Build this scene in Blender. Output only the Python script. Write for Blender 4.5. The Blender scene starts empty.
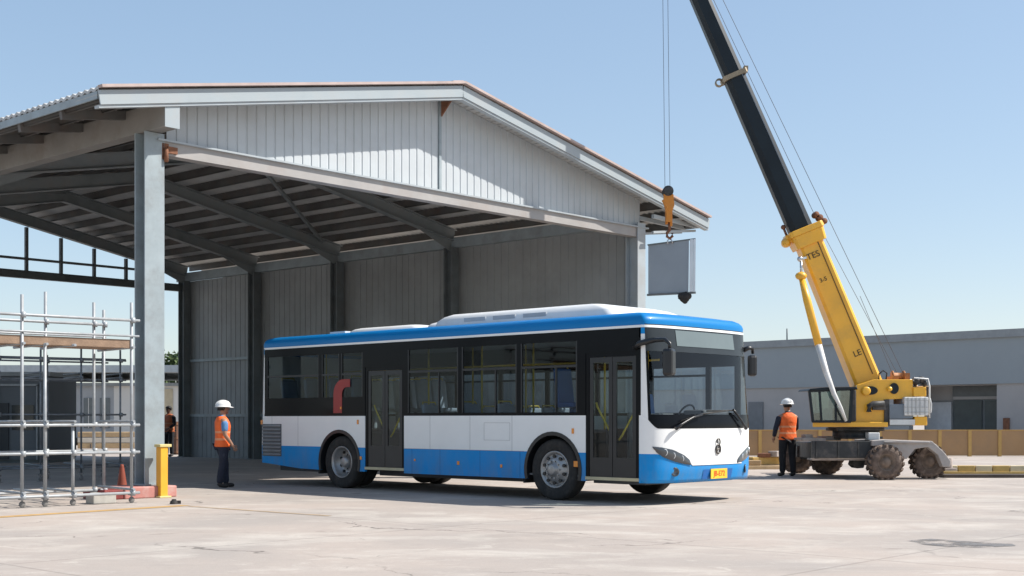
import bpy, bmesh, math, random
from mathutils import Vector, Matrix
random.seed(7)
R = math.radians
PI = math.pi
scene = bpy.context.scene
COL = scene.collection

# ------------------------------------------------------------------ camera numbers (level camera with a raised lens)
FPX, CX, HY, EYE = 1300.0, 512.0, 419.0, 1.4
def K(px): return (px - CX) / FPX
def at(px, py, Y):                       # point seen at a pixel, at distance Y
    return Vector((K(px) * Y, Y, EYE + (HY - py) * Y / FPX))
def ground(px, py):
    Y = EYE * FPX / (py - HY)
    return Vector((K(px) * Y, Y, 0))
def proj(p): return CX + FPX * p[0] / p[1], HY - FPX * (p[2] - EYE) / p[1]

# ------------------------------------------------------------------ materials
MATS = {}
def mat(name, col, rough=0.6, metal=0.0, var=0.12, scale=3.0, bump=0.0, bscale=40.0, coat=0.0, spec=0.5, dirt=None, dirt_amt=0.0, dirt_scale=1.5, build=None):
    if name in MATS: return MATS[name]
    m = bpy.data.materials.new(name); m.use_nodes = True
    nt = m.node_tree; N = nt.nodes; L = nt.links
    b = N['Principled BSDF']
    b.inputs['Roughness'].default_value = rough
    b.inputs['Metallic'].default_value = metal
    b.inputs['Specular IOR Level'].default_value = spec
    if coat:
        b.inputs['Coat Weight'].default_value = coat; b.inputs['Coat Roughness'].default_value = 0.06
    tc = N.new('ShaderNodeTexCoord')
    n1 = N.new('ShaderNodeTexNoise'); n1.inputs['Scale'].default_value = scale; n1.inputs['Detail'].default_value = 6
    n1.inputs['Roughness'].default_value = 0.6
    L.new(tc.outputs['Object'], n1.inputs['Vector'])
    mr = N.new('ShaderNodeMapRange'); mr.inputs['From Min'].default_value = 0.3; mr.inputs['From Max'].default_value = 0.7
    mr.inputs['To Min'].default_value = 1 - var; mr.inputs['To Max'].default_value = 1 + var
    L.new(n1.outputs['Fac'], mr.inputs['Value'])
    vm = N.new('ShaderNodeVectorMath'); vm.operation = 'SCALE'
    if build:
        L.new(build(nt, tc), vm.inputs[0])
    else:
        vm.inputs[0].default_value = col
    L.new(mr.outputs['Result'], vm.inputs['Scale'])
    out = vm.outputs['Vector']
    if dirt:
        n2 = N.new('ShaderNodeTexNoise'); n2.inputs['Scale'].default_value = dirt_scale; n2.inputs['Detail'].default_value = 8
        n2.inputs['Roughness'].default_value = 0.7
        L.new(tc.outputs['Object'], n2.inputs['Vector'])
        r2 = N.new('ShaderNodeMapRange'); r2.inputs['From Min'].default_value = 0.48; r2.inputs['From Max'].default_value = 0.72
        r2.inputs['To Min'].default_value = 0; r2.inputs['To Max'].default_value = dirt_amt
        L.new(n2.outputs['Fac'], r2.inputs['Value'])
        mx = N.new('ShaderNodeMix'); mx.data_type = 'RGBA'
        L.new(r2.outputs['Result'], mx.inputs['Factor']); L.new(out, mx.inputs[6]); mx.inputs[7].default_value = (*dirt, 1)
        out = mx.outputs[2]
    L.new(out, b.inputs['Base Color'])
    if bump:
        n3 = N.new('ShaderNodeTexNoise'); n3.inputs['Scale'].default_value = bscale; n3.inputs['Detail'].default_value = 4
        L.new(tc.outputs['Object'], n3.inputs['Vector'])
        bp = N.new('ShaderNodeBump'); bp.inputs['Strength'].default_value = bump; bp.inputs['Distance'].default_value = 0.02
        L.new(n3.outputs['Fac'], bp.inputs['Height']); L.new(bp.outputs['Normal'], b.inputs['Normal'])
    MATS[name] = m
    return m

def glass(name, tint, refl=1.0, rough=0.01, base=0.05):
    if name in MATS: return MATS[name]
    m = bpy.data.materials.new(name); m.use_nodes = True
    nt = m.node_tree; N = nt.nodes; L = nt.links
    N.remove(N['Principled BSDF'])
    out = N['Material Output']
    tr = N.new('ShaderNodeBsdfTransparent'); tr.inputs[0].default_value = (*tint, 1)
    gl = N.new('ShaderNodeBsdfGlossy'); gl.inputs['Roughness'].default_value = rough; gl.inputs['Color'].default_value = (1, 1, 1, 1)
    lw = N.new('ShaderNodeLayerWeight'); lw.inputs['Blend'].default_value = 0.5
    pw = N.new('ShaderNodeMath'); pw.operation = 'POWER'; pw.inputs[1].default_value = 4.0
    L.new(lw.outputs['Facing'], pw.inputs[0])
    ma = N.new('ShaderNodeMath'); ma.operation = 'MULTIPLY_ADD'; ma.inputs[1].default_value = (1 - base) * refl; ma.inputs[2].default_value = base
    L.new(pw.outputs[0], ma.inputs[0])
    mx = N.new('ShaderNodeMixShader')
    L.new(ma.outputs[0], mx.inputs[0]); L.new(tr.outputs[0], mx.inputs[1]); L.new(gl.outputs[0], mx.inputs[2])
    L.new(mx.outputs[0], out.inputs['Surface'])
    MATS[name] = m
    return m

# ------------------------------------------------------------------ mesh builder
class MB:
    def __init__(s): s.v = []; s.f = []; s.mi = []; s.cur = 0; s.sm = []
    def add(s, vs, fs, smooth=False):
        o = len(s.v); s.v += [tuple(v) for v in vs]
        for f in fs: s.f.append([i + o for i in f]); s.mi.append(s.cur); s.sm.append(smooth)
        return s
    def box(s, c, d, rot=None):
        hx, hy, hz = d[0] / 2, d[1] / 2, d[2] / 2
        vs = [Vector((x, y, z)) for x in (-hx, hx) for y in (-hy, hy) for z in (-hz, hz)]
        if rot is not None: vs = [rot @ v for v in vs]
        c = Vector(c)
        return s.add([v + c for v in vs], [(0, 1, 3, 2), (4, 6, 7, 5), (0, 4, 5, 1), (2, 3, 7, 6), (0, 2, 6, 4), (1, 5, 7, 3)])
    def b2(s, a, b):
        return s.box([(a[i] + b[i]) / 2 for i in range(3)], [abs(b[i] - a[i]) for i in range(3)])
    def beam(s, a, b, w, h, up=(0, 0, 1)):
        a = Vector(a); b = Vector(b); d = b - a; x = d.normalized(); up = Vector(up)
        y = up.cross(x).normalized(); z = x.cross(y)
        return s.box((a + b) / 2, (d.length, w, h), Matrix((x, y, z)).transposed())
    def ibeam(s, a, b, w, h, t=0.02, up=(0, 0, 1)):
        a = Vector(a); b = Vector(b); x = (b - a).normalized(); y = Vector(up).cross(x).normalized(); z = x.cross(y)
        s.beam(a, b, t, h - 2 * t, up); o = z * (h / 2 - t / 2)
        s.beam(a + o, b + o, w, t, up); s.beam(a - o, b - o, w, t, up); return s
    def tube(s, a, b, r, n=10, r2=None, cap=True):
        a = Vector(a); b = Vector(b); x = (b - a).normalized(); r2 = r if r2 is None else r2
        u = x.cross(Vector((0, 0, 1)) if abs(x.z) < .9 else Vector((1, 0, 0))).normalized(); w = x.cross(u)
        vs = []
        for p, q in ((a, r), (b, r2)):
            for i in range(n):
                t = 2 * PI * i / n; vs.append(p + (u * math.cos(t) + w * math.sin(t)) * q)
        fs = [(i, (i + 1) % n, n + (i + 1) % n, n + i) for i in range(n)]
        s.add(vs, fs, True)
        if cap: s.add(vs, [tuple(range(n - 1, -1, -1)), tuple(range(n, 2 * n))])
        return s
    def path(s, pts, r, n=8):
        pts = [Vector(p) for p in pts]; rings = []
        for i, p in enumerate(pts):
            d = (pts[min(i + 1, len(pts) - 1)] - pts[max(i - 1, 0)]).normalized()
            u = d.cross(Vector((0.13, 0.2, 1)) if abs(d.z) < .95 else Vector((1, 0, 0))).normalized(); w = d.cross(u)
            rr = r[i] if isinstance(r, (list, tuple)) else r
            rings.append([p + (u * math.cos(2 * PI * k / n) + w * math.sin(2 * PI * k / n)) * rr for k in range(n)])
        vs = [v for g in rings for v in g]; fs = []
        for i in range(len(pts) - 1):
            for k in range(n): fs.append((i * n + k, i * n + (k + 1) % n, (i + 1) * n + (k + 1) % n, (i + 1) * n + k))
        s.add(vs, fs, True); s.add(vs, [tuple(range(n - 1, -1, -1)), tuple(range(len(vs) - n, len(vs)))]); return s
    def lathe(s, c, axis, prof, n=24):      # prof: (offset along axis, radius)
        c = Vector(c); x = Vector(axis).normalized()
        u = x.cross(Vector((0, 0, 1)) if abs(x.z) < .9 else Vector((1, 0, 0))).normalized(); w = x.cross(u)
        vs = [c + x * a + (u * math.cos(2 * PI * k / n) + w * math.sin(2 * PI * k / n)) * max(r, 1e-4) for a, r in prof for k in range(n)]
        fs = [(i * n + k, i * n + (k + 1) % n, (i + 1) * n + (k + 1) % n, (i + 1) * n + k) for i in range(len(prof) - 1) for k in range(n)]
        return s.add(vs, fs, True)
    def grid(s, rows, smooth=True):
        n = len(rows[0]); vs = [v for r in rows for v in r]
        return s.add(vs, [(i * n + j, i * n + j + 1, (i + 1) * n + j + 1, (i + 1) * n + j) for i in range(len(rows) - 1) for j in range(n - 1)], smooth)
    def prism(s, poly, d):                  # poly: 3D planar points, extruded by vector d
        n = len(poly); d = Vector(d); a = [Vector(p) for p in poly]
        return s.add(a + [p + d for p in a], [tuple(range(n)), tuple(range(2 * n - 1, n - 1, -1))] + [(i, (i + 1) % n, n + (i + 1) % n, n + i) for i in range(n)])
    def ball(s, c, r, n=10, m=7):
        c = Vector(c); r = Vector((r, r, r)) if not hasattr(r, '__len__') else Vector(r)
        rows = [[c + Vector((r.x * math.sin(PI * i / m) * math.cos(2 * PI * j / n), r.y * math.sin(PI * i / m) * math.sin(2 * PI * j / n), r.z * math.cos(PI * i / m))) for j in range(n + 1)] for i in range(m + 1)]
        return s.grid(rows)
    def build(s, name, mats, parent=None, bevel=0.0, solid=0.0, fix=True):
        me = bpy.data.meshes.new(name); me.from_pydata(s.v, [], s.f)
        if not isinstance(mats, (list, tuple)): mats = [mats]
        for m in mats: me.materials.append(m)
        for p, i, q in zip(me.polygons, s.mi, s.sm): p.material_index = min(i, len(mats) - 1); p.use_smooth = q
        if fix:
            bm = bmesh.new(); bm.from_mesh(me); bmesh.ops.remove_doubles(bm, verts=bm.verts, dist=1e-5)
            bmesh.ops.recalc_face_normals(bm, faces=bm.faces); bm.to_mesh(me); bm.free()
        o = bpy.data.objects.new(name, me); COL.objects.link(o)
        if parent: o.parent = parent
        if solid: md = o.modifiers.new('solid', 'SOLIDIFY'); md.thickness = solid; md.offset = 0
        if bevel:
            md = o.modifiers.new('bevel', 'BEVEL'); md.width = bevel; md.segments = 2; md.limit_method = 'ANGLE'; md.angle_limit = R(40)
        return o

def tag(o, label=None, cat=None, group=None, kind=None):
    if label: o['label'] = label
    if cat: o['category'] = cat
    if group: o['group'] = group
    if kind: o['kind'] = kind
    return o
def thing(name, label, cat, loc=(0, 0, 0), rz=0, group=None):
    o = bpy.data.objects.new(name, None); COL.objects.link(o); o.location = loc; o.rotation_euler = (0, 0, rz)
    o.empty_display_size = 0.2
    return tag(o, label, cat, group)
def dup(root, loc, rz, label):
    kids = {}
    for x in list(bpy.data.objects):
        if x.parent: kids.setdefault(x.parent.name, []).append(x)
    r = root.copy(); COL.objects.link(r); r.location = loc; r.rotation_euler = (0, 0, rz); r['label'] = label
    def rec(src, dst):
        for ch in kids.get(src.name, []):
            c = ch.copy(); COL.objects.link(c); c.parent = dst; rec(ch, c)
    rec(root, r)
    return r
def text_mesh(name, body, size, mt, parent, M, depth=0.002):
    cu = bpy.data.curves.new(name, 'FONT'); cu.body = body; cu.size = size; cu.align_x = 'CENTER'; cu.align_y = 'CENTER'; cu.extrude = depth
    t = bpy.data.objects.new('tmp', cu); COL.objects.link(t)
    bpy.context.view_layer.update()
    me = bpy.data.meshes.new_from_object(t.evaluated_get(bpy.context.evaluated_depsgraph_get()))
    bpy.data.objects.remove(t)
    me.transform(M); me.materials.clear(); me.materials.append(mt)
    o = bpy.data.objects.new(name, me); COL.objects.link(o); o.parent = parent; return o

# ------------------------------------------------------------------ shared materials
M_steel = mat('steel_paint', (.30, .35, .37), .5, 0, .12, 2.0, dirt=(.16, .14, .12), dirt_amt=.5)
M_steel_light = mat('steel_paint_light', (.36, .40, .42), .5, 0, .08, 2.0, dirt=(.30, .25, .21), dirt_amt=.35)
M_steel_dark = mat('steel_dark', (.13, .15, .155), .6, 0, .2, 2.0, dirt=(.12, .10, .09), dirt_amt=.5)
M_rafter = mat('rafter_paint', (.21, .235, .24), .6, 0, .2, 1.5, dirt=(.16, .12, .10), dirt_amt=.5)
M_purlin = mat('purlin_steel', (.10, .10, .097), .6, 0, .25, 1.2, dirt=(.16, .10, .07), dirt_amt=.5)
M_black = mat('black_paint', (.012, .013, .015), .35, 0, .2)
M_rubber = mat('rubber', (.022, .021, .020), .85, 0, .25, 12, bump=.3, dirt=(.12, .10, .085), dirt_amt=.35, dirt_scale=5)
M_galv = mat('galvanised_tube', (.33, .35, .365), .5, .2, .15, 8, dirt=(.40, .37, .33), dirt_amt=.4, dirt_scale=5)
M_chrome = mat('bright_metal', (.55, .56, .57), .25, .9, .1)
M_yellow = mat('crane_yellow', (.86, .44, .03), .38, 0, .07, 2, coat=.3, dirt=(.40, .25, .08), dirt_amt=.3, dirt_scale=2.2)
M_rust = mat('rusty_iron', (.20, .085, .045), .85, 0, .3, 9, bump=.4)
M_wood = mat('weathered_plank', (.27, .18, .12), .8, 0, .25, 5, bump=.3)
SKY = (.9, .8, 2.0, .15); SUN = 2.75; EXPO = 1.27
# ================================================================== SETTING: ground
def concrete():
    m = bpy.data.materials.new('yard_concrete'); m.use_nodes = True
    nt = m.node_tree; N = nt.nodes; L = nt.links; b = N['Principled BSDF']
    tc = N.new('ShaderNodeTexCoord')
    def noise(sc, det=6, rough=.6, dist=0, vec=None):
        n = N.new('ShaderNodeTexNoise'); n.inputs['Scale'].default_value = sc; n.inputs['Detail'].default_value = det
        n.inputs['Roughness'].default_value = rough; n.inputs['Distortion'].default_value = dist
        L.new(vec or tc.outputs['Object'], n.inputs['Vector']); return n.outputs['Fac']
    def rng(v, a, b_, c, d):
        r = N.new('ShaderNodeMapRange'); r.inputs['From Min'].default_value = a; r.inputs['From Max'].default_value = b_
        r.inputs['To Min'].default_value = c; r.inputs['To Max'].default_value = d; L.new(v, r.inputs['Value']); return r.outputs['Result']
    def mixc(f, a, b_):
        x = N.new('ShaderNodeMix'); x.data_type = 'RGBA'; L.new(f, x.inputs['Factor'])
        for s_, v in ((6, a), (7, b_)):
            if isinstance(v, tuple): x.inputs[s_].default_value = (*v, 1)
            else: L.new(v, x.inputs[s_])
        return x.outputs[2]
    mp = N.new('ShaderNodeMapping'); mp.inputs['Rotation'].default_value = (0, 0, R(-20)); mp.inputs['Scale'].default_value = (1, 1.7, 1)
    L.new(tc.outputs['Object'], mp.inputs['Vector'])
    c = mixc(rng(noise(.22, 5, .55, .6), .38, .62, 0, 1), G_A, G_B)
    c = mixc(rng(noise(.5, 7, .65, .4, mp.outputs[0]), .50, .68, 0, .75), c, G_PALE)
    c = mixc(rng(noise(1.3, 9, .75, 1.2, mp.outputs[0]), .56, .66, 0, .6), c, G_PALE)
    c = mixc(rng(noise(.33, 6, .7, .8, mp.outputs[0]), .56, .70, 0, .55), c, G_DARK)
    c = mixc(rng(noise(2.6, 8, .75), .52, .75, 0, .35), c, G_DARK)
    c = mixc(rng(noise(30, 4, .7), .35, .75, 0, .25), c, G_DARK)
    # slab joints 6 m apart, running with the building
    mj = N.new('ShaderNodeMapping'); mj.inputs['Rotation'].default_value = (0, 0, R(-47.8)); L.new(tc.outputs['Object'], mj.inputs['Vector'])
    sp = N.new('ShaderNodeSeparateXYZ'); L.new(mj.outputs[0], sp.inputs[0])
    js = []
    for ax in ('X', 'Y'):
        w = N.new('ShaderNodeMath'); w.operation = 'PINGPONG'; w.inputs[1].default_value = 3.0; L.new(sp.outputs[ax], w.inputs[0])
        js.append(rng(w.outputs[0], .012, .03, 1, 0))
    mxx = N.new('ShaderNodeMath'); mxx.operation = 'MAXIMUM'; L.new(js[0], mxx.inputs[0]); L.new(js[1], mxx.inputs[1])
    jf = N.new('ShaderNodeMath'); jf.operation = 'MULTIPLY'; jf.inputs[1].default_value = .30; L.new(mxx.outputs[0], jf.inputs[0])
    c = mixc(jf.outputs[0], c, (.10, .09, .08))
    # hairline cracks
    vo = N.new('ShaderNodeTexVoronoi'); vo.feature = 'DISTANCE_TO_EDGE'; vo.inputs['Scale'].default_value = .23
    dn = N.new('ShaderNodeTexNoise'); dn.inputs['Scale'].default_value = 1.1; dn.inputs['Detail'].default_value = 6; L.new(tc.outputs['Object'], dn.inputs['Vector'])
    va = N.new('ShaderNodeVectorMath'); va.operation = 'MULTIPLY_ADD'; va.inputs[1].default_value = (1.6, 1.6, 0)
    L.new(dn.outputs['Color'], va.inputs[0]); L.new(tc.outputs['Object'], va.inputs[2]); L.new(va.outputs[0], vo.inputs['Vector'])
    cr = N.new('ShaderNodeMath'); cr.operation = 'MULTIPLY'; L.new(rng(vo.outputs['Distance'], .001, .005, .75, 0), cr.inputs[0])
    L.new(rng(noise(.4, 3), .5, .6, 0, 1), cr.inputs[1])
    c = mixc(cr.outputs[0], c, (.09, .08, .07))
    L.new(c, b.inputs['Base Color'])
    L.new(rng(noise(1.2, 5), .3, .7, .75, .95), b.inputs['Roughness']); b.inputs['Specular IOR Level'].default_value = .3
    bp = N.new('ShaderNodeBump'); bp.inputs['Strength'].default_value = .25; bp.inputs['Distance'].default_value = .02
    L.new(noise(14, 8, .7), bp.inputs['Height']); L.new(bp.outputs['Normal'], b.inputs['Normal'])
    return m
G_A, G_B, G_PALE, G_DARK = (.425, .360, .312), (.355, .315, .282), (.54, .495, .435), (.27, .242, .215)
M_conc = concrete()
g = MB(); g.add([(-3000, -200, 0), (3000, -200, 0), (3000, 5000, 0), (-3000, 5000, 0)], [(0, 1, 2, 3)])
tag(g.build('ground', M_conc), kind='structure')

# darker oily stain in the yard at right front, a surface wash of its own shape
def blot(name, pts, m, z=.004):
    b = MB(); n = len(pts); b.add([(p[0], p[1], z) for p in pts], [tuple(range(n))]); return tag(b.build(name, m), kind='structure')
M_stain = mat('oil_stain', (.16, .148, .138), .6, 0, .3, 4)
def soften(m):
    nt = m.node_tree; N = nt.nodes; L = nt.links; out = N['Material Output']; pb = N['Principled BSDF']
    tc = N.new('ShaderNodeTexCoord'); n = N.new('ShaderNodeTexNoise'); n.inputs['Scale'].default_value = 2.2; n.inputs['Detail'].default_value = 8; n.inputs['Roughness'].default_value = .7
    L.new(tc.outputs['Object'], n.inputs['Vector']); r = N.new('ShaderNodeMapRange'); r.inputs['From Min'].default_value = .40; r.inputs['From Max'].default_value = .56; L.new(n.outputs['Fac'], r.inputs['Value'])
    L.new(r.outputs['Result'], pb.inputs['Alpha'])
soften(M_stain)
def px_blot(name, pix, m, z=.004): return blot(name, [ground(*p) for p in pix], m, z)
px_blot('oil_stain', [(906, 541), (930, 539), (958, 541), (990, 543), (1012, 544), (1016, 546), (985, 548), (950, 547), (925, 545)], M_stain)

M_linep = mat('yellow_line_paint', (.46, .28, .10), .8, 0, .2, 6, dirt=(.36, .28, .20), dirt_amt=.6, dirt_scale=4)
a0, a1 = ground(-60, 521), ground(186, 505.5)
dv = (a1 - a0).normalized(); nv = Vector((-dv.y, dv.x, 0)) * .13
g = MB(); g.add([a0 - nv, a1 - nv, a1 + nv, a0 + nv], [(0, 1, 2, 3)]); o = g.build('yellow_floor_line', M_linep); o.location.z = .004
tag(o, kind='structure')
a2, a3 = ground(190, 506.5), ground(330, 516)
dv = (a3 - a2).normalized(); nv = Vector((-dv.y, dv.x, 0)) * .05
g = MB(); g.add([a2 - nv, a3 - nv, a3 + nv, a2 + nv], [(0, 1, 2, 3)])
o = g.build('yellow_floor_line', mat('faded_line_paint', (.40, .29, .18), .8, 0, .2, 6, dirt=(.36, .31, .27), dirt_amt=1, dirt_scale=3)); o.location.z = .004; tag(o, kind='structure')

# ================================================================== HANGAR
HR = R(47.8)
P0 = ground(149.5, 496.5)
hangar = thing('hangar', 'large open steel shed with white ribbed gable and corrugated roof over the bus', 'shed', P0, HR)
HW, HD, RIDGE, SL = 14.6, 20.8, 8.70, .19
COLT = [0, 6.74, 11.97, 16.4, 20.65]
def zroof(x): return RIDGE - (.198 if x < 7.3 else SL) * abs(x - 7.3)
XL, XR, YF, YB = -1.45, 16.9, -.75, 21.5
M_white_sheet = mat('white_ribbed_sheet', (.47, .50, .515), .5, 0, .05, 1.5, dirt=(.40, .40, .39), dirt_amt=.35, dirt_scale=1.2)
M_roof_sheet = mat('roof_sheet', (.48, .485, .475), .65, 0, .2, 1.0, dirt=(.34, .24, .18), dirt_amt=.30, dirt_scale=.5)
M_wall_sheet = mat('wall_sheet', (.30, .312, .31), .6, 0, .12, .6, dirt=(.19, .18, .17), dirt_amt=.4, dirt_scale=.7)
M_fascia = mat('fascia_paint', (.34, .385, .405), .45, 0, .06, 1.5, dirt=(.33, .28, .24), dirt_amt=.3)
M_cap = mat('ridge_cap_paint', (.42, .33, .30), .6, 0, .15, 3)
# corrugated roof sheets: waves run down the slope
for x0, x1 in ((7.3, XL), (7.3, XR)):
    top = []; n = int((YB - YF) / .2 * 4)
    rows = []
    for zo in (.035, -.02):
        for x in (x0, x1):
            rows.append([Vector((x, YF + (YB - YF) * i / n, zroof(x) + zo + .022 * math.sin(2 * PI * i / 4))) for i in range(n + 1)])
    b = MB(); b.grid([rows[0], rows[1]], False); b.grid([rows[2], rows[3]], False)
    b.grid([rows[1], rows[3]], False); b.grid([rows[0], rows[2]], False)
    b.build('roof_sheet', M_roof_sheet, hangar)
b = MB(); b.prism([(7.3, YF - .03, RIDGE + .09), (7.0, YF - .03, RIDGE + .03), (7.0, YF - .03, RIDGE + .015), (7.3, YF - .03, RIDGE + .07), (7.6, YF - .03, RIDGE + .015), (7.6, YF - .03, RIDGE + .03)], (0, YB - YF + .06, 0)).build('ridge_cap', M_cap, hangar)
# rake fascia: board, top capping
for x1 in (XL, XR):
    b = MB(); b.beam((7.3, YF - .02, RIDGE - .15), (x1, YF - .02, zroof(x1) - .15), .03, .24, up=(0, 0, 1)); b.build('fascia_board', M_fascia, hangar)
    b = MB(); b.beam((7.3, YF - .05, RIDGE + .035), (x1, YF - .05, zroof(x1) + .035), .14, .05); b.build('fascia_cap', M_cap, hangar)
    b = MB(); b.beam((7.3, YF + .06, RIDGE - .30), (x1, YF + .06, zroof(x1) - .30), .14, .05); b.build('fascia_lip', M_steel_light, hangar)
# soffit sheets under the front overhang of the gable
M_soffit = mat('soffit_sheet', (.42, .42, .41), .6, 0, .08, 2, dirt=(.28, .24, .2), dirt_amt=.4)
for xa, xb in ((7.3, XL), (7.3, HW + .1)):
    b = MB(); n = 40
    b.beam((xa, (YF + .03) / 2, zroof(xa) - .1), (xb, (YF + .03) / 2, zroof(xb) - .1), abs(YF) - .06, .02)
    for i in range(1, n):
        x = xa + (xb - xa) * i / n
        b.box((x, (YF + .03) / 2, zroof(x) - .118), (.03, abs(YF) - .08, .02))
    b.build('soffit', M_soffit, hangar)
# purlins
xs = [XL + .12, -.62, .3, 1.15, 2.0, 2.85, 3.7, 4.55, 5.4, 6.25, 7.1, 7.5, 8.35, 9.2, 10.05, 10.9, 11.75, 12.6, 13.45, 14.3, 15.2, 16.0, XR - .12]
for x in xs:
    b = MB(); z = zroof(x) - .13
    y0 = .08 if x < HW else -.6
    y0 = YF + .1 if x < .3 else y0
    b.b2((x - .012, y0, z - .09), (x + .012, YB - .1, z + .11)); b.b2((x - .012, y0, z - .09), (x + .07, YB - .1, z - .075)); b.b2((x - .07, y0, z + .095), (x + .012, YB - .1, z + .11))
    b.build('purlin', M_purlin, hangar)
# rafters (portal frames) and columns
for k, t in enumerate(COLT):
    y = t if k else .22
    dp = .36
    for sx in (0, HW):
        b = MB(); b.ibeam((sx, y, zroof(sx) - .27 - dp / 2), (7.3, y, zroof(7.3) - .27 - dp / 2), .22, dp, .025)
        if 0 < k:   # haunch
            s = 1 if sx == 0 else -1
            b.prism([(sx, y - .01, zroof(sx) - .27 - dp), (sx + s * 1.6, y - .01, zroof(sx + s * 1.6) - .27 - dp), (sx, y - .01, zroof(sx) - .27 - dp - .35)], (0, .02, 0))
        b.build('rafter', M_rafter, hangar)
def hcol(x, y, z, a, bdim, m, name='column'):
    b = MB(); t = .03
    b.b2((x - a / 2, y - bdim / 2, 0), (x + a / 2, y - bdim / 2 + t, z)); b.b2((x - a / 2, y + bdim / 2 - t, 0), (x + a / 2, y + bdim / 2, z))
    b.b2((x - .012, y - bdim / 2 + t, 0), (x + .012, y + bdim / 2 - t, z))
    b.b2((x - a / 2 - .03, y - bdim / 2 - .03, .21 if y < 1 and x < 1 else .0), (x + a / 2 + .03, y + bdim / 2 + .03, .235 if y < 1 and x < 1 else .025))
    return b.build(name, m, hangar)
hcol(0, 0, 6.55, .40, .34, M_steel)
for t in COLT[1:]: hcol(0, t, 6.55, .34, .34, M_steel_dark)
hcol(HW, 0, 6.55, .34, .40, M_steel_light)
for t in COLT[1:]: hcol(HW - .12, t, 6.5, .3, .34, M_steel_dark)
# left eave beam, boxed, carried forward past the column; rust stains
b = MB(); b.b2((-.14, -.72, 6.56), (.14, YB - .3, 7.02)); b.build('eave_beam', mat('eave_beam_paint', (.24, .232, .215), .6, 0, .15, 1.0, dirt=(.15, .11, .08), dirt_amt=.5), hangar, bevel=.008)
b = MB(); b.b2((-.15, -.735, 6.55), (.15, -.721, 7.03)); b.build('eave_beam_cap', M_fascia, hangar)
b = MB(); b.b2((HW - .1, .2, 6.5), (HW + .1, YB - .3, 6.8)); b.build('eave_beam', M_steel, hangar)
b = MB(); b.b2((XR - .05, YF, zroof(XR) - .24), (XR - .02, YB, zroof(XR) - .02)); b.build('eave_trim', M_fascia, hangar)
b = MB(); b.b2((XL - .0, YF + .05, zroof(XL) - .16), (XL + .03, YB, zroof(XL) - .03)); b.build('eave_trim', M_steel, hangar)
y = .6
while y < YB - 1:
    b = MB(); b.beam((XL + .05, y, zroof(XL) - .22), (-.1, y, zroof(0) - .30), .09, .16); b.build('eave_bracket', M_purlin, hangar); y += 1.5
for y in (-.45, .0):     # outrigger arms under the right eave
    b = MB(); b.beam((HW + .15, y, 6.72), (XR - .06, y, zroof(XR) - .2), .08, .1); b.build('eave_bracket', M_steel_light, hangar)
    b = MB(); b.beam((HW + .15, y, 6.30), (XR - .2, y, zroof(XR) - .33), .06, .06); b.build('eave_bracket', M_steel_light, hangar)
# gable: lower beam with a ledge, ribbed cladding, centre post
b = MB(); b.b2((.05, -.16, 6.18), (HW + .22, .08, 6.42)); b.build('gable_beam', mat('beam_pinkish', (.34, .325, .31), .55, 0, .08, 2, dirt=(.30, .22, .18), dirt_amt=.4), hangar)
b = MB(); b.b2((.05, -.22, 6.42), (HW + .3, .08, 6.455)); b.build('gable_ledge', M_steel_light, hangar)
b = MB(); p = .225; x = .32; z0 = 6.455; prof = []
while x < HW + .12:
    for dx, dy in ((0, 0), (.165, 0), (.195, .016), (.212, .016)):
        if x + dx < HW + .14: prof.append((x + dx, dy))
    x += p
rows = [[Vector((q[0], q[1] - .05, z0)) for q in prof], [Vector((q[0], q[1] - .05, zroof(q[0]) - .12)) for q in prof]]
b.grid(rows, False); b.build('gable_cladding', M_white_sheet, hangar, solid=.004)
b = MB(); b.b2((7.26, -.085, 6.46), (7.33, -.03, 8.55)); b.build('gable_post', M_steel, hangar)
b = MB(); b.prism([(7.28, -.12, 8.52), (7.28, -.12, 8.1), (7.28, -.55, 8.52)], (.03, 0, 0)); b.b2((7.2, -.6, 8.48), (7.4, -.1, 8.53)); b.build('apex_bracket', M_rust, hangar)
b = MB(); b.box((.22, -.12, 6.24), (.14, .1, .3)); b.tube((.22, -.2, 6.05), (.22, -.2, 6.3), .04); b.box((.36, -.17, 6.28), (.2, .06, .12)); b.build('beam_cleat', M_rust, hangar)
# right wall: ribbed sheet inside, girts
b = MB(); prof = []; y = .2
while y < HD:
    for dy, dx in ((0, 0), (.22, 0), (.228, .014), (.25, .014), (.258, 0)): prof.append((y + dy, dx))
    y += .28
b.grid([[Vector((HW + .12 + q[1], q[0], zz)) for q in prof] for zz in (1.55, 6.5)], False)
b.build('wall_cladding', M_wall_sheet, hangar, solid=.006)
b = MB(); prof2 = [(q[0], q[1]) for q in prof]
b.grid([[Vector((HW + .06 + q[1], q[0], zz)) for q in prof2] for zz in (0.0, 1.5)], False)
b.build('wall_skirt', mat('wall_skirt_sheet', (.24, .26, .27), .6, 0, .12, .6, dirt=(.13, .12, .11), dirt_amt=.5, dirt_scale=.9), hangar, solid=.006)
for z in (1.53, 3.55):
    b = MB(); b.b2((HW + .0, .2 if z < 2 else COLT[3], z - .05), (HW + .055 if z < 2 else HW + .11, HD, z + .05)); b.build('girt', M_steel, hangar)
b = MB(); b.b2((HW + .2, -.1, 0), (HW + .26, .3, 6.5)); b.build('corner_trim', M_fascia, hangar)
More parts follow.
